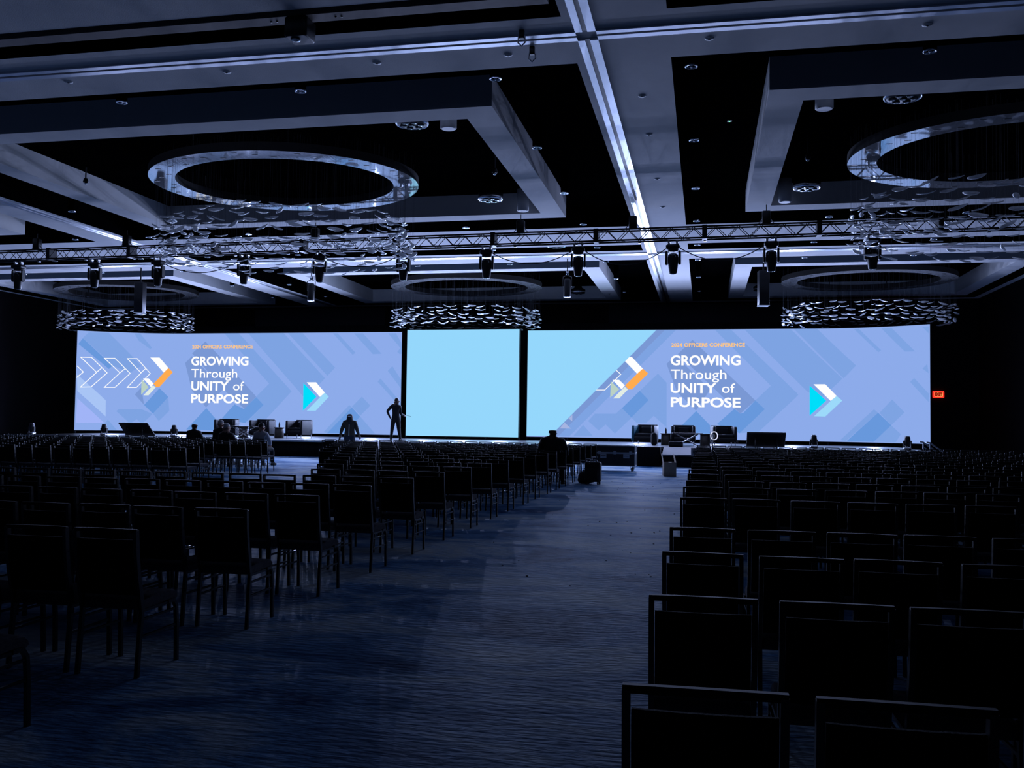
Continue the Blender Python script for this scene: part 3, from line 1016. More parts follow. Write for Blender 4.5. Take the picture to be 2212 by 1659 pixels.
def hung_speaker(x, y, label):
    t = thing('hanging_loudspeaker', label, 'loudspeaker', (x, y, 6.05), 0.15, 'column loudspeakers hung from the ceiling')
    MB().rbox(-0.19, 0.19, -0.2, 0.2, 0, 1.3, 0.03).build('cabinet', MAT['black_metal'], t)
    MB().box(-0.17, 0.17, 0.2, 0.215, 0.04, 1.26).build('grille', MAT['nylon'], t)
    MB().box(-0.2, 0.2, -0.21, 0.21, -0.02, 0.0).build('bottom_plate', MAT['aluminium'], t)
    MB().tube([(0, 0, 1.3), (0, 0, ZC - 6.05 - 0.005)], 0.03, 0, 8).build('drop_pole', MAT['black_metal'], t)


hung_speaker(-23.78, 35.6, 'tall black column loudspeaker hung in front of the far left chandelier')
hung_speaker(2.16, 35.6, 'tall black column loudspeaker hung beside the chandelier nearest the exit sign')


def hung_spot(x, y, label):
    t = thing('hanging_spotlight', label, 'spotlight', (x, y, 6.5), 0.1, 'cylinder spotlights hung from the ceiling')
    b = MB().lathe([(0.0, 0.0), (0.13, 0.0), (0.14, 0.03), (0.14, 0.62), (0.11, 0.7), (0.0, 0.7)], 0, 18).build('lamp_body', MAT['black_metal'], t)
    MB().lathe([(0.0, -0.025), (0.135, -0.025), (0.145, 0.0), (0.0, 0.0)], 0, 18).build('front_rim', MAT['aluminium'], b)
    MB().tube([(-0.16, 0, 0.4), (-0.17, 0, 0.78), (0, 0, 0.86), (0.17, 0, 0.78), (0.16, 0, 0.4)], 0.018, 0, 6).build('yoke', MAT['black_metal'], t)
    MB().tube([(-0.05, 0, 0.93), (0.05, 0, 0.93)], 0.07, 0, 12).build('clamp', MAT['chrome'], t)
    MB().tube([(0, 0, 0.86), (0, 0, ZC - 6.5 - 0.005)], 0.022, 0, 8).build('drop_pole', MAT['black_metal'], t)


hung_spot(-15.96, 35.7, 'black cylinder spotlight with chrome clamp hung left of the middle far chandelier')
hung_spot(-5.25, 35.7, 'black cylinder spotlight with chrome clamp hung right of the middle far chandelier')

# ---------------------------------------------------------------- ceiling fittings
dl = MB().lathe([(0.085, 0.035), (0.095, 0.0), (0.115, 0.0), (0.12, 0.03), (0.12, 0.6)], 1, 24)


def downlight(x, y, label):
    t = thing('downlight', label, 'ceiling lamp', (x, y, ZC + 0.03), 0, 'cylinder downlights in the coffers')
    m = MB().lathe([(0.0, 0.1), (0.1, 0.1), (0.112, 0.02), (0.112, 0.612), (0.0, 0.612)], 0, 20)
    m.build('can', MAT['recess_paint'], t)
    MB().rings([[(r * math.cos(2 * PI * k / 20), r * math.sin(2 * PI * k / 20), z) for k in range(20)] for r, z in ((0.084, 0.03), (0.098, -0.004), (0.114, 0.0), (0.114, 0.03))], 0, False).build('trim_ring', MAT['chrome'], t)
    MB().ball((0, 0, 0.02), 0.028, 0.028, 0.04, 0, 10, 6).build('bulb', MAT['chrome'], t)
    return t


DLX = {'middle': [-3.87, -7.81, -11.75, -15.7, -19.6], 'exit side': [-0.25, 3.77, 7.7, 11.6], 'far side': [-22.6, -26.6, -30.6]}
d0 = None
for bay, bx in DLX.items():
    for band, rows in (('near coffer', (16.75, 21.2, 25.6, 29.75)), ('slot before the stage', (33.78,)), ('stage coffer', (36.9, 41.3, 45.7))):
        for ri, y in enumerate(rows):
            for xi, x in enumerate(bx):
                inner = len(rows) > 1 and 0 < ri < (3 if len(rows) == 4 else 9)
                if inner and x not in (-3.87, -0.25, -19.6, -22.6):
                    continue
                p = project((x, y, 8.05))
                if p is None or not (-20 < p[0] < 2232):
                    continue
                lab = 'chrome-rimmed downlight, %s bay, %s, %s row, %s from rail' % (bay, band, ORD[ri], ORD[xi])
                if d0 is None:
                    d0 = downlight(x, y, lab)
                else:
                    dup(d0, (x, y, ZC + 0.03), None, lab)


def drum(x, y, label):
    t = thing('drum_speaker', label, 'ceiling speaker', (x, y, ZC - 0.03), 0, 'white drum speakers in the coffer corners')
    MB().lathe([(0.15, 0.0), (0.18, 0.02), (0.18, 0.672), (0.0, 0.672)], 0, 28).build('shell', MAT['white_plastic'], t)
    MB().lathe([(0.0, 0.005), (0.13, 0.005), (0.145, 0.02), (0.0, 0.02)], 0, 28).build('grille', MAT['white_plastic'], t)
    return t


q = drum(-5.5, 19.3, 'white drum speaker in the middle near coffer, camera-side corner by the ceiling rail')
dup(q, (-5.4, 27.3, ZC - 0.03), None, 'white drum speaker in the middle near coffer, stage-side corner by the ceiling rail')
dup(q, (2.35, 19.3, ZC - 0.03), None, 'white drum speaker in the exit side near coffer, camera-side corner')
dup(q, (2.25, 27.3, ZC - 0.03), None, 'white drum speaker in the exit side near coffer, stage-side corner')


def cluster(x, y, label):
    t = thing('lamp_cluster', label, 'ceiling lamp', (x, y, ZC + 0.1), 0, 'round lamp clusters in the coffers')
    MB().lathe([(0.0, 0.02), (0.3, 0.02), (0.36, 0.06), (0.37, 0.2), (0.2, 0.3), (0.12, 0.545), (0.0, 0.545)], 0, 28).build('housing', MAT['black_metal'], t)
    MB().rings([[(r * math.cos(2 * PI * k / 28), r * math.sin(2 * PI * k / 28), z) for k in range(28)] for r, z in ((0.33, 0.04), (0.35, 0.02), (0.375, 0.05), (0.375, 0.1))], 0, False).build('rim', MAT['chrome'], t)
    for k in range(7):
        th = 2 * PI * k / 6
        r = 0.2 if k < 6 else 0
        MB().lathe([(0.0, 0.0), (0.05, -0.01), (0.075, 0.0), (0.08, 0.03), (0.0, 0.03)], 0, 12, (r * math.cos(th), r * math.sin(th), 0)).build('lamp_lens', MAT['lamp_glass'], t)
    return t


q = cluster(-6.35, 19.35, 'round multi-lamp fitting beside the white drum, camera side of the middle near coffer')
for x, y, nm in ((-6.2, 26.4, 'stage side of the middle near coffer'), (3.85, 19.35, 'camera side of the exit side near coffer'), (2.75, 26.4, 'stage side of the exit side near coffer'),
                 (-5.4, 33.8, 'slot behind the truss, middle bay'), (-25.6, 33.8, 'slot behind the truss, far side bay'), (-6.25, 46.3, 'stage coffer beside the middle far chandelier'), (2.7, 46.3, 'stage coffer beside the exit side far chandelier')):
    dup(q, (x, y, ZC + 0.1), None, 'round multi-lamp ceiling fitting with chrome rim, ' + nm)

for k, (x, y) in enumerate(((-3.38, 15.57), (-5.77, 15.52), (-8.68, 15.46), (-11.97, 15.42), (0.06, 15.46), (3.45, 15.51), (-1.21, 18.0), (-1.22, 20.45), (-1.22, 24.25), (-1.22, 27.47))):
    where = ('crossing soffit before the near coffers, %s from the rail' % ORD[k]) if k < 4 else (('crossing soffit on the exit side, %s from the rail' % ORD[k - 4]) if k < 6 else 'soffit beside the long ceiling rail, %s from the camera' % ORD[k - 6])
    t = thing('smoke_detector', 'small round smoke detector on the ' + where, 'detector', (x, y, ZC), 0, 'smoke detectors on the soffits')
    MB().lathe([(0.0, -0.025), (0.045, -0.024), (0.06, -0.016), (0.075, -0.01), (0.08, -0.001), (0.0, -0.001)], 0, 18).build('body', MAT['white_plastic'], t)
    MB().lathe([(0.0, -0.03), (0.02, -0.029), (0.025, -0.024), (0.0, -0.024)], 0, 10).build('sensor_cap', MAT['dark_plastic'], t)


def sprinkler(x, y, z, label):
    t = thing('sprinkler', label, 'sprinkler', (x, y, z), 0, 'pendant sprinklers in the coffers')
    MB().tube([(0, 0, 0.05), (0, 0, ZU - z - 0.005)], 0.02, 0, 8).build('pipe', MAT['black_metal'], t)
    MB().lathe([(0.0, 0.0), (0.06, 0.0), (0.075, 0.03), (0.05, 0.12), (0.0, 0.12)], 0, 14).build('head', MAT['dark_plastic'], t)
    MB().lathe([(0.0, -0.05), (0.03, -0.045), (0.065, 0.0), (0.0, 0.0)], 0, 14).build('deflector', MAT['chrome'], t)


sprinkler(-17.2, 23.0, 8.2, 'pendant sprinkler on a long pipe against the lit coffer side, left of the chandelier')
sprinkler(-5.3, 23.0, 7.98, 'pendant sprinkler inside the middle near coffer, right of the chandelier ring')
sprinkler(2.42, 23.0, 8.0, 'pendant sprinkler inside the exit side near coffer, left of the cut chandelier')
sprinkler(-4.6, 45.6, 8.0, 'pendant sprinkler by the stage coffer edge right of the middle far chandelier')

# lighting rail in the slot just over the camera side
t = thing('rigging_rail', 'brown metal rail running along the slot above the nearest soffit', 'rail', (-11.2, 13.55, 8.0))
under(MB().box(-20.2, -2.35, 13.42, 13.7, 7.98, 8.1).build('channel', MAT['brown_metal']), t)
b = MB()
for x in (-6.85, -6.75, -5.75, -5.65):
    b.lathe([(0.0, 0), (0.018, 0), (0.018, 0.02), (0, 0.02)], 0, 8, (x, 13.56, 7.965))
under(b.build('bolts', MAT['black_metal']), t)
h = MB()
for x in (-18.5, -14.5, -10.5, -4.2):
    h.tube([(x, 13.56, 8.1), (x, 13.56, ZU - 0.005)], 0.03)
under(h.build('hanger', MAT['black_metal']), t)
t = thing('rigging_trolley', 'dark boxy trolley clamped on the brown ceiling rail', 'trolley', (-6.35, 13.56, 7.72))
MB().rbox(-0.19, 0.19, -0.2, 0.2, -0.08, 0.25, 0.05).build('housing', MAT['dark_plastic'], t)
MB().lathe([(0.0, -0.12), (0.07, -0.11), (0.08, -0.08), (0.0, -0.08)], 0, 14, (-0.05, -0.05, 0)).build('hook_eye', MAT['chrome'], t)
for x, y, nm in ((-2.95, 14.62, 'camera side of the crossing rail'), (-2.9, 15.3, 'stage side of the crossing rail')):
    t = thing('rigging_hook', 'small chrome rigging hook under the soffit, ' + nm, 'hook', (x, y, ZC), 0, 'hooks under the crossing rail')
    MB().rbox(-0.045, 0.045, -0.04, 0.04, -0.14, -0.001, 0.015).build('bracket', MAT['dark_plastic'], t)
    MB().tube([(-0.05, 0, -0.1), (-0.06, 0, -0.2), (0, 0, -0.26), (0.06, 0, -0.2), (0.05, 0, -0.1)], 0.014, 0, 6).build('shackle', MAT['chrome'], t)
t = thing('status_light', 'tiny green status light in the dark recess of the exit side bay', 'lamp', (0.55, 21.7, 8.6))
MB().rbox(-0.06, 0.06, -0.06, 0.06, 0.0, 0.045, 0.02).build('housing', MAT['dark_plastic'], t)
MB().ball((0, 0, -0.006), 0.014, 0.014, 0.01).build('led', MAT['green_led'], t)

# ---------------------------------------------------------------- banquet chairs
CW = 0.215                                # half width


def post_path(s):
    x = s * (CW - 0.012)
    return [(x, -0.165, 0.40), (x, -0.185, 0.50), (x, -0.215, 0.62), (x, -0.238, 0.76), (x, -0.250, 0.90)]


def chair_parts():
    P = {}
    m = MB()
    # cushion with a rolled front edge
    prof = [(-0.17, 0.415), (-0.17, 0.455), (-0.15, 0.472), (0.0, 0.478), (0.16, 0.478), (0.215, 0.468), (0.245, 0.44), (0.25, 0.415), (0.235, 0.40), (-0.15, 0.40)]
    rings = []
    for x, k in ((-0.2, 0.8), (-0.19, 0.97), (-0.12, 1.0), (0.12, 1.0), (0.19, 0.97), (0.2, 0.8)):
        rings.append([(x, y * (0.97 if k < 0.9 else 1), 0.43 + (z - 0.43) * k) for y, z in prof])
    m.rings(rings, 0, True, True, True)
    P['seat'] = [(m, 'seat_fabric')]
    m = MB()
    rings = []
    for y, z, th in ((-0.192, 0.50, 0.018), (-0.200, 0.53, 0.03), (-0.218, 0.62, 0.034), (-0.238, 0.75, 0.032), (-0.2475, 0.835, 0.026), (-0.249, 0.846, 0.014)):
        ring = []
        for a, b in ((-1, -1), (-0.3, -1.25), (0.3, -1.25), (1, -1), (1, 1), (0.3, 0.7), (-0.3, 0.7), (-1, 1)):
            ring.append((a * (CW - 0.026), y + b * th / 2 - (0.008 if abs(a) < 0.5 else 0), z))
        rings.append(ring)
    m.rings(rings, 0, True, True, True)
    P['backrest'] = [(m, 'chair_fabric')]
    m = MB()
    for s in (-1, 1):
        m.flat(post_path(s), 0.022, 0.034)
    n = 8
    rail = []
    for k in range(n + 1):
        x = -CW + 0.002 + (2 * CW - 0.004) * k / n
        bow = 0.014 * (1 - (2 * k / n - 1) ** 2)
        rail.append([(x, -0.250 - bow + a * 0.011, 0.898 + b * 0.011 + 0.3 * bow) for a, b in ((1, 1), (1, -1), (-1, -1), (-1, 1))])
    m.rings(rail, 1, True, True, False)
    P['back_frame'] = [(m, 'chair_metal')]
    legs = []
    for s in (-1, 1):
        x = s * (CW - 0.012)
        legs.append((MB().flat([(x, -0.20, 0.0), (x, -0.185, 0.2), (x, -0.165, 0.42)], 0.024, 0.026), 'chair_metal'))
        legs.append((MB().flat([(x, 0.245, 0.0), (x, 0.235, 0.25), (x, 0.222, 0.36), (x, 0.19, 0.405), (x, 0.12, 0.405)], 0.024, 0.024), 'chair_metal'))
    P['leg'] = legs
    st = []
    for s in (-1, 1):
        x = s * (CW - 0.012)
        m = MB()
        m.flat([(x, -0.182, 0.24), (x, 0.236, 0.24)], 0.014, 0.014)
        m.flat([(x, -0.172, 0.345), (x, 0.226, 0.345)], 0.014, 0.014)
        m.flat([(x, -0.165, 0.40), (x, 0.15, 0.40)], 0.014, 0.018)
        st.append((m, 'chair_metal'))
    P['stretcher'] = st
    return P


PARTS = chair_parts()


def simple_chair():
    """Light version of the same chair for distant rows."""
    m = MB()
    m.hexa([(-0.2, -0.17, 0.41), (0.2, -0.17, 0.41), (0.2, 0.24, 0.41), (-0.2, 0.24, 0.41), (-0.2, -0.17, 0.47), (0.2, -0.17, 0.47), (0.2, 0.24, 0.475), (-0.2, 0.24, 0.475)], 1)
    w = CW - 0.026
    for a, b in (((-0.20, 0.50), (-0.228, 0.67)), ((-0.228, 0.67), (-0.249, 0.845))):
        m.hexa([(-w, a[0] - 0.017, a[1]), (w, a[0] - 0.017, a[1]), (w, a[0] + 0.017, a[1]), (-w, a[0] + 0.017, a[1]),
                (-w, b[0] - 0.017, b[1]), (w, b[0] - 0.017, b[1]), (w, b[0] + 0.017, b[1]), (-w, b[0] + 0.017, b[1])], 0)
    for s in (-1, 1):
        x = s * (CW - 0.012)
        m.flat([(x, -0.165, 0.40), (x, -0.215, 0.62), (x, -0.250, 0.90)], 0.022, 0.034, 2)
        m.flat([(x, -0.20, 0.0), (x, -0.165, 0.42)], 0.024, 0.026, 2)
        m.flat([(x, 0.245, 0.0), (x, 0.225, 0.37), (x, 0.17, 0.405)], 0.024, 0.024, 2)
        m.flat([(x, -0.182, 0.24), (x, 0.236, 0.24)], 0.014, 0.014, 2)
        m.flat([(x, -0.172, 0.345), (x, 0.226, 0.345)], 0.014, 0.014, 2)
    rail = []
    for k in range(5):
        x = -CW + 0.002 + (2 * CW - 0.004) * k / 4
        bow = 0.014 * (1 - (k / 2 - 1) ** 2)
        rail.append([(x, -0.250 - bow + a * 0.011, 0.898 + b * 0.011 + 0.3 * bow) for a, b in ((1, 1), (1, -1), (-1, -1), (-1, 1))])
    m.rings(rail, 3, True, True, False)
    return m


SIMPLE = simple_chair()
CH_MATS = [MAT['chair_fabric'], MAT['seat_fabric'], MAT['chair_metal'], MAT['chair_rail']]

# seating plan: (x, y, block, row, seat); everything faces the stage
plan_ = []
RIGHT_Y = [2.75, 4.08, 5.33, 6.57, 9.12, 10.69, 11.85, 13.35, 14.65, 15.75] + [17.0 + 1.27 * k for k in range(12)]
jit = random.Random(11)
for r, y in enumerate(RIGHT_Y):
    for s in range(26):
        plan_.append((0.0 + 0.497 * s + jit.uniform(-0.012, 0.012), y + jit.uniform(-0.03, 0.03), 'block across the aisle', r, s, jit.uniform(-0.03, 0.03)))
for k in range(-5, 16):
    y = 9.49 + 1.38 * k
    for s in range(62):
        x = -3.6 - 0.497 * s
        if x < -34.5:
            break
        r = k + 5
        if y > 11.2 and x < -0.42 * y and not (y > 24.5 or (y > 19.0 and x < -0.58 * y)):
            continue
        if y > 11.2 and -0.50 * y < x < -0.42 * y:
            continue
        dy = 0.0
        plan_.append((x + jit.uniform(-0.012, 0.012), y + dy + jit.uniform(-0.03, 0.03), 'block', r, s, jit.uniform(-0.03, 0.03)))

cand = []
for c in plan_:
    p = project((c[0], c[1], 0.75))
    if p is None:
        continue
    px = 2000 * 0.45 / p[2]
    if not (-px * 0.6 < p[0] < 2212 + px * 0.6):
        continue
    if p[1] - px * 0.6 > 1659:
        continue
    cand.append((p[2], c))
cand.sort(key=lambda q: q[0])
# the row-by-row seat count from the aisle, as one sees it
first_seat = {}
for d, c in cand:
    key = (c[2], c[3])
    first_seat[key] = min(first_seat.get(key, 999), c[4])
rows_seen = {}
for (b, r) in sorted(first_seat):
    rows_seen.setdefault(b, []).append(r)


def chair_label(c):
    row = ORD[rows_seen[c[2]].index(c[3])]
    seat = ORD[min(c[4], len(ORD) - 1)]
    if c[2] == 'block':
        return 'black banquet chair left of the aisle, %s row from camera, %s seat from aisle' % (row, seat)
    return 'black banquet chair right of the aisle, %s row from camera, %s seat from aisle' % (row, seat)


N_FULL, N_IND = 170, 300
full0 = None
simple_me = None
for i, (d, c) in enumerate(cand[:N_IND]):
    x, y, blk, r, s, rz = c
    grp = 'banquet chairs in rows left of the aisle' if blk == 'block' else 'banquet chairs in rows right of the aisle'
    if i < N_FULL:
        if full0 is None:
            full0 = thing('banquet_chair', chair_label(c), 'chair', (x, y, 0), rz, grp)
            for nm, lst in PARTS.items():
                for mb, mt in lst:
                    mb.build(nm, [MAT['chair_metal'], MAT['chair_rail']] if nm == 'back_frame' else MAT[mt], full0)
        else:
            dup(full0, (x, y, 0), rz, chair_label(c), grp)
    else:
        if simple_me is None:
            o = SIMPLE.build('banquet_chair', CH_MATS)
            simple_me = o.data
        else:
            o = bpy.data.objects.new('banquet_chair', simple_me)
            COL.objects.link(o)
        o.location = (x, y, 0)
        o.rotation_euler = (0, 0, rz)
        tag(o, chair_label(c), 'chair', grp)

SV = np.array(SIMPLE.v, dtype=np.float64)
SF = SIMPLE.f
rest = [c for d, c in cand[N_IND:]]
V, F, MI = [], [], []
for c in rest:
    x, y, blk, r, s, rz = c
    cs, sn = math.cos(rz), math.sin(rz)
    P_ = SV.copy()
    P_[:, 0] = SV[:, 0] * cs - SV[:, 1] * sn + x
    P_[:, 1] = SV[:, 0] * sn + SV[:, 1] * cs + y
    o_ = len(V)
    V += P_.tolist()
    F += [[o_ + i for i in f] for f in SF]
    MI += SIMPLE.m
me = bpy.data.meshes.new('banquet_chairs')
me.from_pydata(V, [], F)
for m_ in CH_MATS:
    me.materials.append(m_)
me.polygons.foreach_set('material_index', MI)
o = bpy.data.objects.new('banquet_chairs', me)
COL.objects.link(o)
tag(o, 'mass of small dark banquet chairs in the farthest rows just below the stage', 'chair', 'banquet chairs in the farthest rows', 'stuff')

# ---------------------------------------------------------------- people: one skinned body each, clothing colours by region


def hand(sk, side, wrist, elbow, curl=0.5, fwd=None):
    """Palm, four fingers and a thumb continuing the forearm; curl bends the finger ends towards fwd."""
    w, e = Vector(wrist), Vector(elbow)
    d = (w - e).normalized()
    fwd = Vector(fwd) if fwd else Vector((0, 1, 0))
    fwd = (fwd - d * fwd.dot(d)).normalized()
    lat = d.cross(fwd).normalized()
    palm = w + d * 0.065
    sk['palm' + side] = (palm, 0.030, 'wrist' + side)
    for k, (o, L) in enumerate(((-0.030, 0.065), (-0.010, 0.078), (0.010, 0.072), (0.030, 0.056))):
        b = palm + d * 0.035 + lat * o
        m_ = b + d * L * 0.55 + fwd * 0.012 * curl
        t_ = m_ + (d * (1 - curl) + fwd * curl).normalized() * L * 0.55
        sk['fa%d%s' % (k, side)] = (b, 0.011, 'palm' + side)
        sk['fb%d%s' % (k, side)] = (m_, 0.009, 'fa%d%s' % (k, side))
        sk['fc%d%s' % (k, side)] = (t_, 0.008, 'fb%d%s' % (k, side))
    b = palm - d * 0.02 + fwd * 0.032 - lat * 0.015
    sk['tha' + side] = (b, 0.012, 'palm' + side)
    sk['thb' + side] = (b + d * 0.035 + fwd * 0.018, 0.010, 'tha' + side)


def head_of(sk, neck, c, face):
    """Neck, jaw, skull, nose, chin and ears; face = direction looked at."""
    f = Vector(face).normalized()
    c = Vector(c)
    lat = f.cross(Vector((0, 0, 1))).normalized()
    up = Vector((0, 0, 1))
    sk['neck'] = (Vector(neck), 0.056, 'chest_top')
    sk['jaw'] = (c - up * 0.075 + f * 0.01, 0.062, 'neck')
    sk['skull'] = (c + up * 0.005 - f * 0.005, 0.094, 'jaw')
    sk['crown'] = (c + up * 0.062 - f * 0.008, 0.074, 'skull')
    sk['nose'] = (c - up * 0.01 + f * 0.112, 0.013, 'skull')
    sk['chin'] = (c - up * 0.095 + f * 0.068, 0.024, 'jaw')
    for s, n in ((1, 'L'), (-1, 'R')):
        sk['ear' + n] = (c + lat * s * 0.098 - up * 0.01, 0.016, 'skull')


def person(label, loc, rotz, sk, regions, mats, hair=None, squash=0.72, group=None):
    """sk: name -> (position, radius, parent name). regions(v) gives a material index for a body point."""
    me = bpy.data.meshes.new('body')
    names = list(sk)
    idx = {n: i for i, n in enumerate(names)}
    me.from_pydata([tuple(sk[n][0]) for n in names], [(idx[n], idx[sk[n][2]]) for n in names if sk[n][2]], [])
    o = bpy.data.objects.new('body', me)
    COL.objects.link(o)
    o.modifiers.new('skin', 'SKIN')
    for i, n in enumerate(names):
        sv = me.skin_vertices[0].data[i]
        kf = 1.12 if n[0:2] in ('fa', 'fb', 'fc', 'th') or n[:4] == 'nose' else 1.3
        sv.radius = (sk[n][1] * kf, sk[n][1] * kf)
        sv.use_root = (n == 'pelvis')
    o.modifiers.new('sub', 'SUBSURF').levels = 2
    dg = bpy.context.evaluated_depsgraph_get()
    bm_ = bpy.data.meshes.new_from_object(o.evaluated_get(dg))
    bpy.data.objects.remove(o)
    bm_.name = 'person'
    # flatten the trunk front to back
    ax = Vector(sk['pelvis'][0]).lerp(Vector(sk['chest'][0]), 0.5)
    for v in bm_.vertices:
        zc = sk['pelvis'][0][2] - 0.12
        if zc < v.co.z < sk['chest_top'][0][2] and abs(v.co.x - ax.x) < 0.24:
            u = (v.co.z - sk['pelvis'][0][2]) / max(sk['chest'][0][2] - sk['pelvis'][0][2], 0.01)
            yc = sk['pelvis'][0][1] * (1 - u) + sk['chest'][0][1] * u
            if abs(v.co.y - yc) < 0.22:
                v.co.y = yc + (v.co.y - yc) * squash
    bm_.materials.clear()
    for m in mats:
        bm_.materials.append(m)
    for p in bm_.polygons:
        p.material_index = regions(p.center)
        p.use_smooth = True
    b = bpy.data.objects.new('person', bm_)
    COL.objects.link(b)
    b.location = loc
    b.rotation_euler = (0, 0, rotz)
    tag(b, label, 'person', group)
    if hair:
        hm, mt, nm = hair
        hm.build(nm, mt, b)
    return b


def hair_cap(c, face, down=0.0, r=0.1):
    f = Vector(face).normalized()
    m = MB()
    n = 16
    c = Vector(c)
    rings = []
    for i in range(1, 8):
        a = PI * 0.56 * i / 7
        ring = []
        for k in range(n):
            th = 2 * PI * k / n
            dv = Vector((math.cos(th), math.sin(th), 0))
            fr = dv.dot(f)
            aa = a * (0.62 + 0.38 * (1 - fr) / 2 * 1.6) if fr > -0.2 else a * (1 + 0.1)
            rr = r * math.sin(min(aa, PI * 0.6))
            ring.append(tuple(c + dv * rr + Vector((0, 0, 0.035 + r * math.cos(aa) * 1.12 - (down * max(0, -fr + 0.3) if i == 7 else 0))) - f * 0.012))
        rings.append(ring)
    m.rings(rings, 0, True)
    return m


def shoes(b, pts, mt, yaw=0.0):
    for p in pts:
        s = MB().rbox(-0.045, 0.045, -0.09, 0.17, 0.0, 0.075, 0.04)
        s.xform(Matrix.Translation((p[0], p[1], 0)) @ Matrix.Rotation(p[2] if len(p) > 2 else yaw, 4, 'Z'))
        s.build('shoe', mt, b)


# 1 presenter on the stage: hand on the hip, other forearm out with a tablet
sk = {'pelvis': (Vector((0.0, 0, 0.98)), 0.125, None), 'waist': (Vector((0.0, 0, 1.12)), 0.118, 'pelvis'), 'chest': (Vector((0.0, 0.0, 1.32)), 0.142, 'waist'),
      'chest_top': (Vector((0.0, 0, 1.46)), 0.10, 'chest'),
      'shoulderL': (Vector((-0.17, 0, 1.51)), 0.066, 'chest_top'), 'elbowL': (Vector((-0.37, -0.08, 1.27)), 0.048, 'shoulderL'), 'wristL': (Vector((-0.27, 0.02, 1.04)), 0.034, 'elbowL'),
      'shoulderR': (Vector((0.18, 0, 1.46)), 0.066, 'chest_top'), 'elbowR': (Vector((0.21, 0.02, 1.16)), 0.048, 'shoulderR'), 'wristR': (Vector((0.33, 0.20, 1.10)), 0.032, 'elbowR'),
      'hipL': (Vector((-0.095, 0, 0.90)), 0.098, 'pelvis'), 'kneeL': (Vector((-0.15, 0.01, 0.50)), 0.066, 'hipL'), 'ankleL': (Vector((-0.19, 0, 0.09)), 0.046, 'kneeL'), 'toeL': (Vector((-0.20, 0.10, 0.045)), 0.036, 'ankleL'),
      'hipR': (Vector((0.095, 0, 0.90)), 0.098, 'pelvis'), 'kneeR': (Vector((0.14, 0.01, 0.50)), 0.066, 'hipR'), 'ankleR': (Vector((0.20, 0, 0.09)), 0.046, 'kneeR'), 'toeR': (Vector((0.24, 0.09, 0.045)), 0.036, 'ankleR')}
head_of(sk, (0.02, 0.01, 1.57), (0.035, 0.02, 1.72), (0.75, 0.6, 0))
hand(sk, 'L', sk['wristL'][0], sk['elbowL'][0], 0.3, (0.6, 0.4, 0))
hand(sk, 'R', sk['wristR'][0], sk['elbowR'][0], 0.8, (-0.5, 0.8, -0.2))


def reg(v):
    if v.z > 1.56:
        return 1
    if (v.z < 1.02 and v.x < -0.2 and v.z > 0.8) or (v.x > 0.34):
        return 1
    return 0 if v.z > 0.92 else 2


p1 = person('person in dark suit standing on the stage, hand on hip, holding a tablet', (-13.17, 38.6, ST), 0.25, sk, reg, [MAT['dark_suit'], MAT['dark_skin'], MAT['dark_suit']],
            (hair_cap((0.035, 0.02, 1.72), (0.75, 0.6, 0)), MAT['hair_dark'], 'hair'))
shoes(p1, ((-0.19, 0.0, 0.1), (0.20, 0.0, -0.3)), MAT['rubber'])
tb = MB().rbox(-0.13, 0.13, -0.09, 0.09, -0.006, 0.006, 0.012)
tb.xform(Matrix.Rotation(0.25, 4, 'Y'))
tag(tb.build('tablet', MAT['dark_plastic'], None, (-13.17 + 0.47, 38.6 + 0.33, ST + 1.085), 0.3), 'thin dark tablet held out by the person standing on the stage', 'tablet')

# 2 person with long hair walking at the foot of the ramp
sk = {'pelvis': (Vector((0.0, 0, 0.99)), 0.150, None), 'waist': (Vector((0.0, 0, 1.14)), 0.150, 'pelvis'), 'chest': (Vector((0.0, 0.0, 1.33)), 0.168, 'waist'),
      'chest_top': (Vector((0.0, 0, 1.46)), 0.12, 'chest'),
      'shoulderL': (Vector((-0.20, 0, 1.46)), 0.078, 'chest_top'), 'elbowL': (Vector((-0.30, -0.03, 1.19)), 0.058, 'shoulderL'), 'wristL': (Vector((-0.37, 0.05, 0.95)), 0.036, 'elbowL'),
      'shoulderR': (Vector((0.20, 0, 1.46)), 0.078, 'chest_top'), 'elbowR': (Vector((0.29, -0.02, 1.19)), 0.058, 'shoulderR'), 'wristR': (Vector((0.35, 0.10, 0.97)), 0.036, 'elbowR'),
      'hipL': (Vector((-0.10, 0, 0.90)), 0.112, 'pelvis'), 'kneeL': (Vector((-0.11, 0.10, 0.50)), 0.072, 'hipL'), 'ankleL': (Vector((-0.11, 0.02, 0.09)), 0.048, 'kneeL'), 'toeL': (Vector((-0.12, 0.13, 0.045)), 0.036, 'ankleL'),
      'hipR': (Vector((0.10, 0, 0.90)), 0.112, 'pelvis'), 'kneeR': (Vector((0.11, 0.0, 0.50)), 0.072, 'hipR'), 'ankleR': (Vector((0.11, -0.16, 0.12)), 0.048, 'kneeR'), 'toeR': (Vector((0.12, -0.04, 0.05)), 0.036, 'ankleR')}
head_of(sk, (0.0, 0.0, 1.56), (0.0, 0.01, 1.68), (0, 1, 0))
hand(sk, 'L', sk['wristL'][0], sk['elbowL'][0], 0.5, (0.3, 1, 0))
hand(sk, 'R', sk['wristR'][0], sk['elbowR'][0], 0.5, (-0.3, 1, 0))
hm = MB()
rings = []
for z, rx, ry in ((1.80, 0.02, 0.02), (1.795, 0.06, 0.06), (1.77, 0.095, 0.1), (1.70, 0.118, 0.118), (1.62, 0.128, 0.12), (1.52, 0.145, 0.12), (1.44, 0.15, 0.11), (1.40, 0.11, 0.09)):
    rings.append([(rx * math.cos(2 * PI * k / 16), -0.02 + ry * min(math.sin(2 * PI * k / 16), 0.35), z) for k in range(16)])
hm.rings(rings)
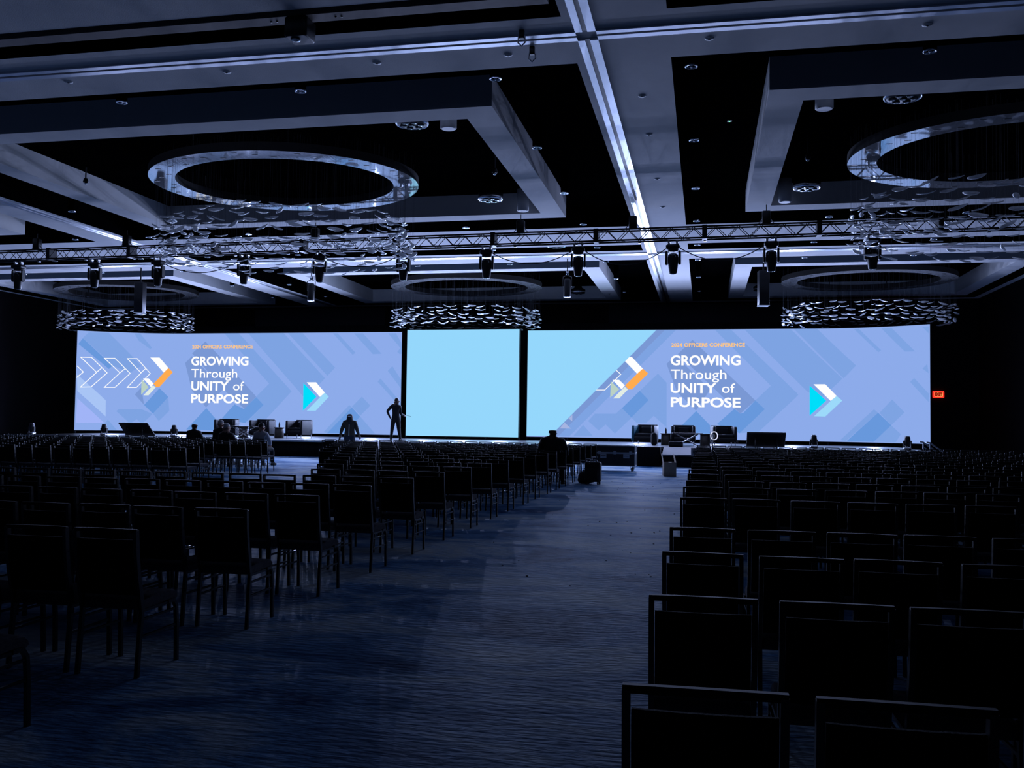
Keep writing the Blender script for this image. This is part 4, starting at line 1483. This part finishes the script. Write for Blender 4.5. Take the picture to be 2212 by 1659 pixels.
p2 = person('person with long dark hair and a loose brown top walking towards the stage ramp', (-13.35, 33.7, 0), 0.2, sk,
            lambda v: 1 if (v.z > 1.55 or (abs(v.x) > 0.28 and v.z < 0.97)) else (0 if v.z > 0.97 else 2), [MAT['brown_shirt'], MAT['dark_skin'], MAT['denim']], (hm, MAT['hair_dark'], 'hair'))
shoes(p2, ((-0.11, 0.02), (0.11, -0.16)), MAT['rubber'])
m = MB()
m.rings([[(-0.012, -0.128, 1.40), (0.012, -0.128, 1.40), (0.012, -0.134, 1.40), (-0.012, -0.134, 1.40)], [(-0.012, -0.145, 1.2), (0.012, -0.145, 1.2), (0.012, -0.151, 1.2), (-0.012, -0.151, 1.2)],
         [(-0.012, -0.150, 0.97), (0.012, -0.150, 0.97), (0.012, -0.156, 0.97), (-0.012, -0.156, 0.97)]])
m.build('lanyard', MAT['white_cloth'], p2)
MB().rbox(-0.05, 0.05, -0.145, -0.11, 1.70, 1.725, 0.012, 0, 'y').build('hair_clip', MAT['white_cloth'], p2)


def seated(label, x, y, rz, suit, skin, hair, face=(0, 1, 0), lean=0.0, group=None, wide=1.0, dz=0.0):
    s = wide
    sk = {'pelvis': (Vector((0, -0.03, 0.575)), 0.142 * s, None), 'waist': (Vector((0, -0.05, 0.72)), 0.135 * s, 'pelvis'), 'chest': (Vector((0, -0.06 + lean, 0.93 + dz)), 0.158 * s, 'waist'),
          'chest_top': (Vector((0, -0.05 + lean, 1.06 + dz)), 0.11 * s, 'chest'),
          'shoulderL': (Vector((-0.20 * s, -0.05 + lean, 1.05 + dz)), 0.075 * s, 'chest_top'), 'elbowL': (Vector((-0.30 * s, 0.05, 0.80)), 0.052 * s, 'shoulderL'), 'wristL': (Vector((-0.19, 0.25, 0.70)), 0.036, 'elbowL'),
          'shoulderR': (Vector((0.20 * s, -0.05 + lean, 1.05 + dz)), 0.075 * s, 'chest_top'), 'elbowR': (Vector((0.30 * s, 0.05, 0.80)), 0.052 * s, 'shoulderR'), 'wristR': (Vector((0.19, 0.25, 0.70)), 0.036, 'elbowR'),
          'hipL': (Vector((-0.10, 0.06, 0.575)), 0.098, 'pelvis'), 'kneeL': (Vector((-0.14, 0.44, 0.55)), 0.072, 'hipL'), 'ankleL': (Vector((-0.14, 0.40, 0.09)), 0.048, 'kneeL'), 'toeL': (Vector((-0.15, 0.52, 0.05)), 0.036, 'ankleL'),
          'hipR': (Vector((0.10, 0.06, 0.575)), 0.098, 'pelvis'), 'kneeR': (Vector((0.16, 0.44, 0.55)), 0.072, 'hipR'), 'ankleR': (Vector((0.19, 0.44, 0.09)), 0.048, 'kneeR'), 'toeR': (Vector((0.22, 0.55, 0.05)), 0.036, 'ankleR')}
    hc = (0, -0.03 + lean, 1.30 + dz)
    head_of(sk, (0, -0.045 + lean, 1.16 + dz), hc, face)
    hand(sk, 'L', sk['wristL'][0], sk['elbowL'][0], 0.5, (0, 0.2, -1))
    hand(sk, 'R', sk['wristR'][0], sk['elbowR'][0], 0.5, (0, 0.2, -1))

    def rg(v):
        if v.z > 1.15 + dz or (v.y > 0.22 and 0.62 < v.z < 0.78 and abs(v.x) < 0.28):
            return 1
        return 0 if (v.z > 0.66 or v.y < -0.05) else 2
    b = person(label, (x, y, 0.0), rz, sk, rg, [suit, skin, MAT['dark_suit']], (hair_cap(hc, face), hair, 'hair') if hair else None, 0.74, group)
    shoes(b, ((-0.145, 0.42), (0.2, 0.46, -0.2)), MAT['rubber'])
    return b


def nearest_chair(x, y):
    return min(plan_, key=lambda c: (c[0] - x) ** 2 + (c[1] - y) ** 2)


cs_ = nearest_chair(-3.6, 23.3)
seated('large bald person in a dark suit seated at the aisle end, seen from behind', cs_[0] - 0.16, cs_[1], 0.0, MAT['dark_suit'], MAT['dark_skin'], None, (0.1, 1, 0), 0.02, None, 1.2, 0.05)
for (x, y), lab, suit, skin, hair, face, dz in (((-16.85, 28.8), 'seated bald person with a face mask looking towards the plain blue screen', MAT['dark_suit'], MAT['dark_skin'], None, (0.9, 0.5, 0), 0.02),
                                                ((-16.1, 28.8), 'taller seated person with short grey hair among the front rows', MAT['dark_suit'], MAT['skin'], MAT['hair_grey'], (0.3, 1, 0), 0.08),
                                                ((-15.1, 27.4), 'smaller seated person with grey hair beside the taller grey-haired one', MAT['dark_suit'], MAT['skin'], MAT['hair_grey'], (0.2, 1, 0), -0.02),
                                                ((-13.9, 28.8), 'seated person in a light shirt with dark hair before the armchairs', MAT['light_shirt'], MAT['skin'], MAT['hair_dark'], (0.1, 1, 0), 0.0)):
    c = nearest_chair(x, y)
    seated(lab, c[0], c[1], 0, suit, skin, hair, face, 0.0, 'people seated near the stage', 0.95, dz)

# ---------------------------------------------------------------- furniture and gear on the stage


def armchair(x, y, rz, label, side_mat='leather'):
    t = thing('armchair', label, 'armchair', (x, y, ST), rz, 'boxy armchairs on the stage')
    MB().rbox(-0.36, 0.36, -0.34, 0.30, 0.36, 0.48, 0.05).build('seat_cushion', MAT['leather'], t)
    MB().rbox(-0.42, 0.42, -0.36, 0.36, 0.16, 0.355, 0.04).build('base', MAT['leather'], t)
    MB().rbox(-0.46, 0.46, 0.28, 0.43, 0.17, 0.84, 0.05).build('backrest', MAT['leather'], t)
    for s in (-1, 1):
        MB().rbox(min(s * 0.37, s * 0.50), max(s * 0.37, s * 0.50), -0.38, 0.30, 0.16, 0.80, 0.05).build('side_panel', MAT[side_mat if s < 0 else 'leather'], t)
        for yy in (-0.32, 0.36):
            MB().tube([(s * 0.42, yy, 0.16), (s * 0.43, yy, 0.0)], [0.02, 0.014], 0, 8).build('leg', MAT['aluminium'], t)
    MB().rbox(-0.24, 0.24, 0.17, 0.28, 0.49, 0.75, 0.05, 0, 'y').build('back_cushion', MAT['leather'], t)
    return t


AY = 39.6
armchair(-2.42, AY, -0.25, 'black boxy armchair with teal light painted on one side, nearest the flight case', 'teal_lit_leather')
armchair(-0.83, AY, 0.0, 'black boxy armchair behind the crossed folding stand, above the grey ramp')
armchair(0.80, AY, 0.2, 'black boxy armchair beside the tilted monitor, behind the white ring light')
LX = {472: 0, 556: 1}
armchair(-21.75, AY, 0.2, 'black boxy armchair behind the grey-haired seated pair')
armchair(-19.95, AY, 0.0, 'black boxy armchair in the middle of the group under the slogan of the chevron screen')
armchair(-18.15, AY, -0.3, 'black boxy armchair nearest the cyan arrow of the chevron screen')


def side_table(x, y, label):
    t = thing('side_table', label, 'table', (x, y, ST), 0, 'drum side tables on the stage')
    MB().lathe([(0.0, 0.0), (0.2, 0.0), (0.21, 0.02), (0.2, 0.46), (0.0, 0.46)], 0, 24).build('drum_base', MAT['dark_wood'], t)
    MB().lathe([(0.0, 0.46), (0.23, 0.46), (0.235, 0.475), (0.22, 0.49), (0.0, 0.49)], 0, 24).build('table_top', MAT['dark_wood'], t)
    return t


for x, lab in ((-1.55, 'dark drum side table between the teal-lit and the middle armchair'), (0.06, 'dark drum side table between the middle armchair and the ring light'),
               (-20.85, 'dark drum side table beside the crossed stand under the chevron screen'), (-19.07, 'dark drum side table behind the light-shirted seated person')):
    side_table(x, AY - 0.1, lab)


def bottle(x, y, z, label):
    t = thing('water_bottle', label, 'bottle', (x, y, z), 0, 'bottles on the stage furniture')
    MB().lathe([(0.0, 0), (0.034, 0.0), (0.036, 0.02), (0.036, 0.15), (0.014, 0.2), (0.014, 0.215), (0.0, 0.215)], 0, 14).build('body', MAT['dark_plastic'], t)
    MB().lathe([(0.0, 0.215), (0.017, 0.215), (0.017, 0.24), (0.0, 0.24)], 0, 12).build('cap', MAT['rubber'], t)


bottle(-1.55, AY - 0.1, ST + 0.49, 'small dark bottle on the drum table by the teal-lit armchair')
bottle(-19.07, AY - 0.1, ST + 0.49, 'small dark bottle on the drum table behind the light-shirted seated person')


def cross_stand(x, y, rz, label):
    t = thing('folding_stand', label, 'stand', (x, y, ST), rz, 'crossed folding stands on the stage')
    for yy in (-0.18, 0.18):
        for s in (-1, 1):
            MB().tube([(-0.42 * s, yy + 0.02 * s, 0.019), (0.42 * s, yy + 0.02 * s, 0.48)], 0.018, 0, 8).build('crossed_leg', MAT['aluminium'], t)
    for s in (-1, 1):
        MB().tube([(s * 0.42, -0.22, 0.49), (s * 0.42, 0.22, 0.49)], 0.016, 0, 8).build('cross_bar', MAT['black_metal'], t)
    MB().rbox(-0.6, 0.6, -0.25, 0.25, 0.505, 0.53, 0.02).build('tray_top', MAT['black_metal'], t)
    return t


cross_stand(-0.65, 38.1, 0.1, 'black folding stand with crossed legs before the middle armchair by the ramp')
cross_stand(-20.1, 38.1, -0.1, 'black folding stand with crossed legs before the armchairs under the chevron screen')


def monitor(x, y, rz, label):
    t = thing('confidence_monitor', label, 'monitor', (x, y, ST), rz, 'tilted monitors at the stage front')
    R = Matrix.Rotation(0.85, 4, 'X')
    m = MB().rbox(-0.72, 0.72, -0.03, 0.03, -0.41, 0.41, 0.02, 0, 'y')
    m.xform(Matrix.Translation((0, 0, 0.33)) @ R)
    m.build('panel', MAT['dark_plastic'], t)
    m = MB().box(-0.68, 0.68, 0.031, 0.034, -0.37, 0.37)
    m.xform(Matrix.Translation((0, 0, 0.33)) @ R)
    m.build('screen', MAT['lamp_glass'], t)
    for s in (-0.4, 0.4):
        MB().tube([(s, 0.24, 0.021), (s, -0.22, 0.021), (s, -0.2, 0.42), (s, 0.02, 0.3)], 0.02, 0, 8).build('stand_leg', MAT['black_metal'], t)
    return t


monitor(2.35, 36.95, 0.0, 'large black monitor tilted on the stage front beside the armchair and the ring light')
monitor(-24.75, 37.1, 0.0, 'large black monitor tilted on the stage front below the outlined chevrons')


def floor_light(x, y, label):
    t = thing('floor_light', label, 'stage light', (x, y, ST), 0, 'egg-shaped lights standing on the stage')
    MB().rbox(-0.14, 0.14, -0.12, 0.12, 0.0, 0.1, 0.04).build('base', MAT['aluminium'], t)
    for s in (-1, 1):
        MB().rbox(min(s * 0.125, s * 0.155), max(s * 0.125, s * 0.155), -0.05, 0.05, 0.09, 0.36, 0.012, 0, 'x').build('yoke_arm', MAT['black_metal'], t)
    MB().lathe([(0.0, 0.13), (0.08, 0.14), (0.115, 0.22), (0.122, 0.34), (0.11, 0.46), (0.085, 0.53), (0.0, 0.535)], 0, 20).build('lamp_head', MAT['dark_plastic'], t)
    return t


floor_light(4.28, 38.4, 'dark egg-shaped stage light standing between the tilted monitor and the cyan arrow')
floor_light(7.75, 38.4, 'dark egg-shaped stage light standing near the screen end by the exit sign')
floor_light(-26.75, 37.6, 'dark egg-shaped stage light standing at the tip of the tilted monitor below the chevrons')
floor_light(-23.35, 37.8, 'dark egg-shaped stage light standing beside the bald seated person with a mask')
floor_light(-30.2, 37.2, 'dark egg-shaped stage light standing past the dark end of the long screen')
t = thing('floor_cushion', 'dark oval padded backrest standing beside the teal-lit armchair', 'cushion', (-1.98, 38.3, ST), 0.2)
MB().rbox(-0.13, 0.13, -0.07, 0.07, 0.0, 0.52, 0.12, 0, 'y').build('pad', MAT['nylon'], t)
MB().rbox(-0.09, 0.09, -0.085, -0.071, 0.1, 0.42, 0.08, 0, 'y').build('front_piping', MAT['leather'], t)
tag(MB().rbox(-0.27, 0.27, -0.14, 0.14, 0, 0.2, 0.03).build('stage_box', MAT['case_laminate'], None, (-1.05, 36.75, ST)), 'small black equipment box on the stage edge at the top of the grey ramp', 'box')

# wireless ring light on a white pole standing in the rows across the aisle
t = thing('ring_light', 'white ring light on a thin pole standing between the chairs across the aisle', 'lamp', (0.25, 31.25, 0))
MB().tube([(0, 0, 0.02), (0.02, 0, 0.7), (0.06, 0, 1.2)], 0.018, 0, 8).build('pole', MAT['white_plastic'], t)
m = MB()
pts = [(0.09 + 0.11 * math.cos(2 * PI * k / 24), 0, 1.22 + 0.13 * math.sin(2 * PI * k / 24)) for k in range(25)]
m.tube(pts, 0.016, 0, 8)
m.build('ring', MAT['ring_led'], t)
MB().rbox(0.05, 0.11, -0.02, 0.02, 1.16, 1.26, 0.015, 0, 'y').build('phone_holder', MAT['white_plastic'], t)
for k in range(3):
    th = 2 * PI * k / 3 + 0.4
    MB().tube([(0, 0, 0.12), (0.25 * math.cos(th), 0.25 * math.sin(th), 0.01)], 0.01, 0, 6).build('tripod_leg', MAT['white_plastic'], t)

# ---------------------------------------------------------------- things in the aisle
t = thing('flight_case', 'black road case with metal edges and recessed handles standing in the aisle', 'case', (-2.88, 31.2, 0), 0.0)
MB().box(-0.66, 0.66, -0.36, 0.36, 0.18, 0.60).build('body', MAT['case_laminate'], t)
MB().box(-0.66, 0.66, -0.36, 0.36, 0.615, 0.84).build('lid', MAT['case_laminate'], t)
m = MB()
for z in (0.18, 0.59, 0.615, 0.84):
    m.box(-0.675, 0.675, -0.375, -0.355, z - 0.015, z + 0.012)
    m.box(-0.675, 0.675, 0.355, 0.375, z - 0.015, z + 0.012)
    m.box(-0.675, -0.655, -0.375, 0.375, z - 0.015, z + 0.012)
    m.box(0.655, 0.675, -0.375, 0.375, z - 0.015, z + 0.012)
for x in (-0.665, 0.665):
    for y in (-0.365, 0.365):
        m.box(x - 0.018, x + 0.018, y - 0.018, y + 0.018, 0.17, 0.85)
m.build('edge_trim', MAT['aluminium'], t)
for x in (-0.38, 0.38):
    h = MB().box(x - 0.1, x + 0.1, -0.372, -0.36, 0.5 - 0.07, 0.5 + 0.07).build('handle_dish', MAT['aluminium'], t)
    MB().tube([(x - 0.07, -0.375, 0.5), (x - 0.07, -0.395, 0.5), (x + 0.07, -0.395, 0.5), (x + 0.07, -0.375, 0.5)], 0.01, 0, 6).build('handle', MAT['rubber'], h)
for x in (-0.52, 0, 0.52):
    MB().rbox(x - 0.05, x + 0.05, -0.39, -0.36, 0.56, 0.66, 0.012, 0, 'y').build('latch', MAT['aluminium'], t)
for x in (-0.56, 0.56):
    for y in (-0.26, 0.26):
        w = MB().tube([(x - 0.025, y, 0.065), (x + 0.025, y, 0.065)], 0.065, 0, 16)
        w.box(x - 0.045, x - 0.035, y - 0.03, y + 0.03, 0.05, 0.17)
        w.box(x + 0.035, x + 0.045, y - 0.03, y + 0.03, 0.05, 0.17)
        w.build('caster', MAT['rubber'], t)

t = thing('draped_table', 'black draped table between the road case and the cardboard box', 'table', (-1.95, 35.3, 0))
m = MB()
rings = []
for z, k in ((0.03, 1.0), (0.4, 0.99), (0.70, 0.975), (0.715, 0.96)):
    ring = []
    for i in range(96):
        u = i / 96 * 4
        sd = int(u)
        f = u - sd
        P_ = [(-0.62, -0.5), (0.38, -0.5), (0.38, 0.5), (-0.62, 0.5)]
        a_, b_ = P_[sd], P_[(sd + 1) % 4]
        w_ = 0.014 * math.sin(i * 1.9) * (1 if z < 0.6 else 0)
        x_, y_ = a_[0] + (b_[0] - a_[0]) * f, a_[1] + (b_[1] - a_[1]) * f
        ring.append(((x_ + 0.12) * k - 0.12 + w_, y_ * k + w_, z + (0.012 * math.sin(i * 0.8) if z < 0.1 else 0)))
    rings.append(ring)
m.rings(rings)
m.build('cloth', MAT['black_cloth'], t)
for x in (-0.55, 0.31):
    for y in (-0.42, 0.42):
        MB().tube([(x, y, 0.0), (x, y, 0.69)], 0.018, 0, 8).build('leg', MAT['black_metal'], t)

t = thing('suitcase', 'black upright rolling suitcase standing in the aisle beside the duffel bag', 'suitcase', (-2.80, 24.0, 0), -0.15)
MB().rbox(-0.2, 0.2, -0.12, 0.13, 0.07, 0.58, 0.05, 0, 'y').build('shell', MAT['nylon'], t)
MB().rbox(-0.16, 0.16, -0.16, -0.12, 0.12, 0.42, 0.05, 0, 'y').build('front_pocket', MAT['nylon'], t)
MB().tube([(-0.1, 0.05, 0.57), (-0.09, 0.05, 0.62), (0.09, 0.05, 0.62), (0.1, 0.05, 0.57)], 0.014, 0, 8).build('carry_handle', MAT['aluminium'], t)
m = MB()
m.tube([(-0.16, -0.125, 0.1), (-0.16, -0.125, 0.54), (0.16, -0.125, 0.54), (0.16, -0.125, 0.1)], 0.006, 0, 6)
m.build('zip', MAT['black_metal'], t)
for x in (-0.15, 0.15):
    for y in (-0.08, 0.09):
        MB().tube([(x - 0.02, y, 0.036), (x + 0.02, y, 0.036)], 0.035, 0, 12).build('wheel', MAT['rubber'], t)

t = thing('duffel_bag', 'soft black duffel bag slumped against the rolling suitcase', 'bag', (-2.98, 24.3, 0), 0.05)
m = MB()
rings = []
for x, r, zc in ((-0.30, 0.03, 0.10), (-0.28, 0.09, 0.12), (-0.2, 0.14, 0.15), (-0.05, 0.165, 0.18), (0.1, 0.17, 0.20), (0.2, 0.15, 0.2), (0.24, 0.08, 0.2)):
    rings.append([(x * 0.85, r * 1.05 * math.cos(a), max(0.0, zc + r * 1.1 * math.sin(a))) for a in [2 * PI * q / 18 for q in range(18)]])
m.rings(rings)
m.build('bag_body', MAT['nylon'], t)
MB().tube([(-0.1, -0.1, 0.33), (-0.08, -0.06, 0.40), (0.08, -0.06, 0.42), (0.12, -0.1, 0.36)], 0.012, 0, 6).build('strap', MAT['nylon'], t)
MB().tube([(-0.2, 0.0, 0.305), (-0.05, 0.0, 0.362), (0.1, 0.0, 0.388), (0.19, 0.0, 0.366)], 0.006, 0, 6).build('zip', MAT['black_metal'], t)

t = thing('cardboard_box', 'open cardboard wine box with raised flaps and dividers on the aisle carpet', 'box', (-1.02, 28.75, 0), 0.12)
bw, bl, bh, th = 0.185, 0.30, 0.42, 0.008
m = MB()
m.box(-bw, bw, -bl, -bl + th, 0, bh)
m.box(-bw, bw, bl - th, bl, 0, bh)
m.box(-bw, -bw + th, -bl, bl, 0, bh)
m.box(bw - th, bw, -bl, bl, 0, bh)
m.box(-bw, bw, -bl, bl, 0, th)
m.build('walls', MAT['cardboard'], t)
for s in (-1, 1):
    x = s * bw
    tl = -0.045 if s < 0 else -0.05
    m = MB().hexa([(x - 0.004, -bl, bh), (x + 0.004, -bl, bh), (x + 0.004, bl, bh), (x - 0.004, bl, bh),
                   (x - 0.004 + tl, -bl, bh + 0.2), (x + 0.004 + tl, -bl, bh + 0.2), (x + 0.004 + tl, bl, bh + 0.26), (x - 0.004 + tl, bl, bh + 0.26)])
    m.build('side_flap', MAT['cardboard'], t)
MB().hexa([(-bw, -bl - 0.004, bh - 0.19), (bw, -bl - 0.004, bh - 0.19), (bw, -bl + 0.0, bh), (-bw, -bl + 0.0, bh),
           (-bw, -bl - 0.016, bh - 0.19), (bw, -bl - 0.016, bh - 0.19), (bw, -bl - 0.004, bh + 0.004), (-bw, -bl - 0.004, bh + 0.004)]).build('front_flap', MAT['cardboard'], t)
m = MB()
for k in range(1, 5):
    y = -bl + 2 * bl * k / 5
    m.box(-bw + th, bw - th, y - 0.003, y + 0.003, 0.05, bh - 0.03)
m.box(-0.003, 0.003, -bl + th, bl - th, 0.05, bh - 0.035)
m.build('dividers', MAT['cardboard'], t)
m = MB().hexa([(-0.05, -bl + 0.02, bh - 0.02), (0.04, -bl + 0.02, bh - 0.02), (0.09, bl - 0.1, bh - 0.01), (-0.01, bl - 0.1, bh - 0.01),
               (-0.05, -bl + 0.02, bh - 0.012), (0.04, -bl + 0.02, bh - 0.012), (0.09, bl - 0.1, bh + 0.0), (-0.01, bl - 0.1, bh + 0.0)])
m.build('paper_strip', MAT['paper'], t)

# a few dark lint scraps on the carpet
sc = random.Random(5)
m = MB()
for k in range(60):
    y = sc.uniform(9, 26)
    x = sc.uniform(-2.9, -0.5)
    s_ = sc.uniform(0.004, 0.010)
    m.ball((x, y, s_ * 0.5), s_ * 1.6, s_, s_ * 0.6, 0, 6, 4)
tag(m.build('carpet_lint', MAT['rubber']), 'dark lint specks scattered over the open aisle carpet', 'lint', None, 'stuff')
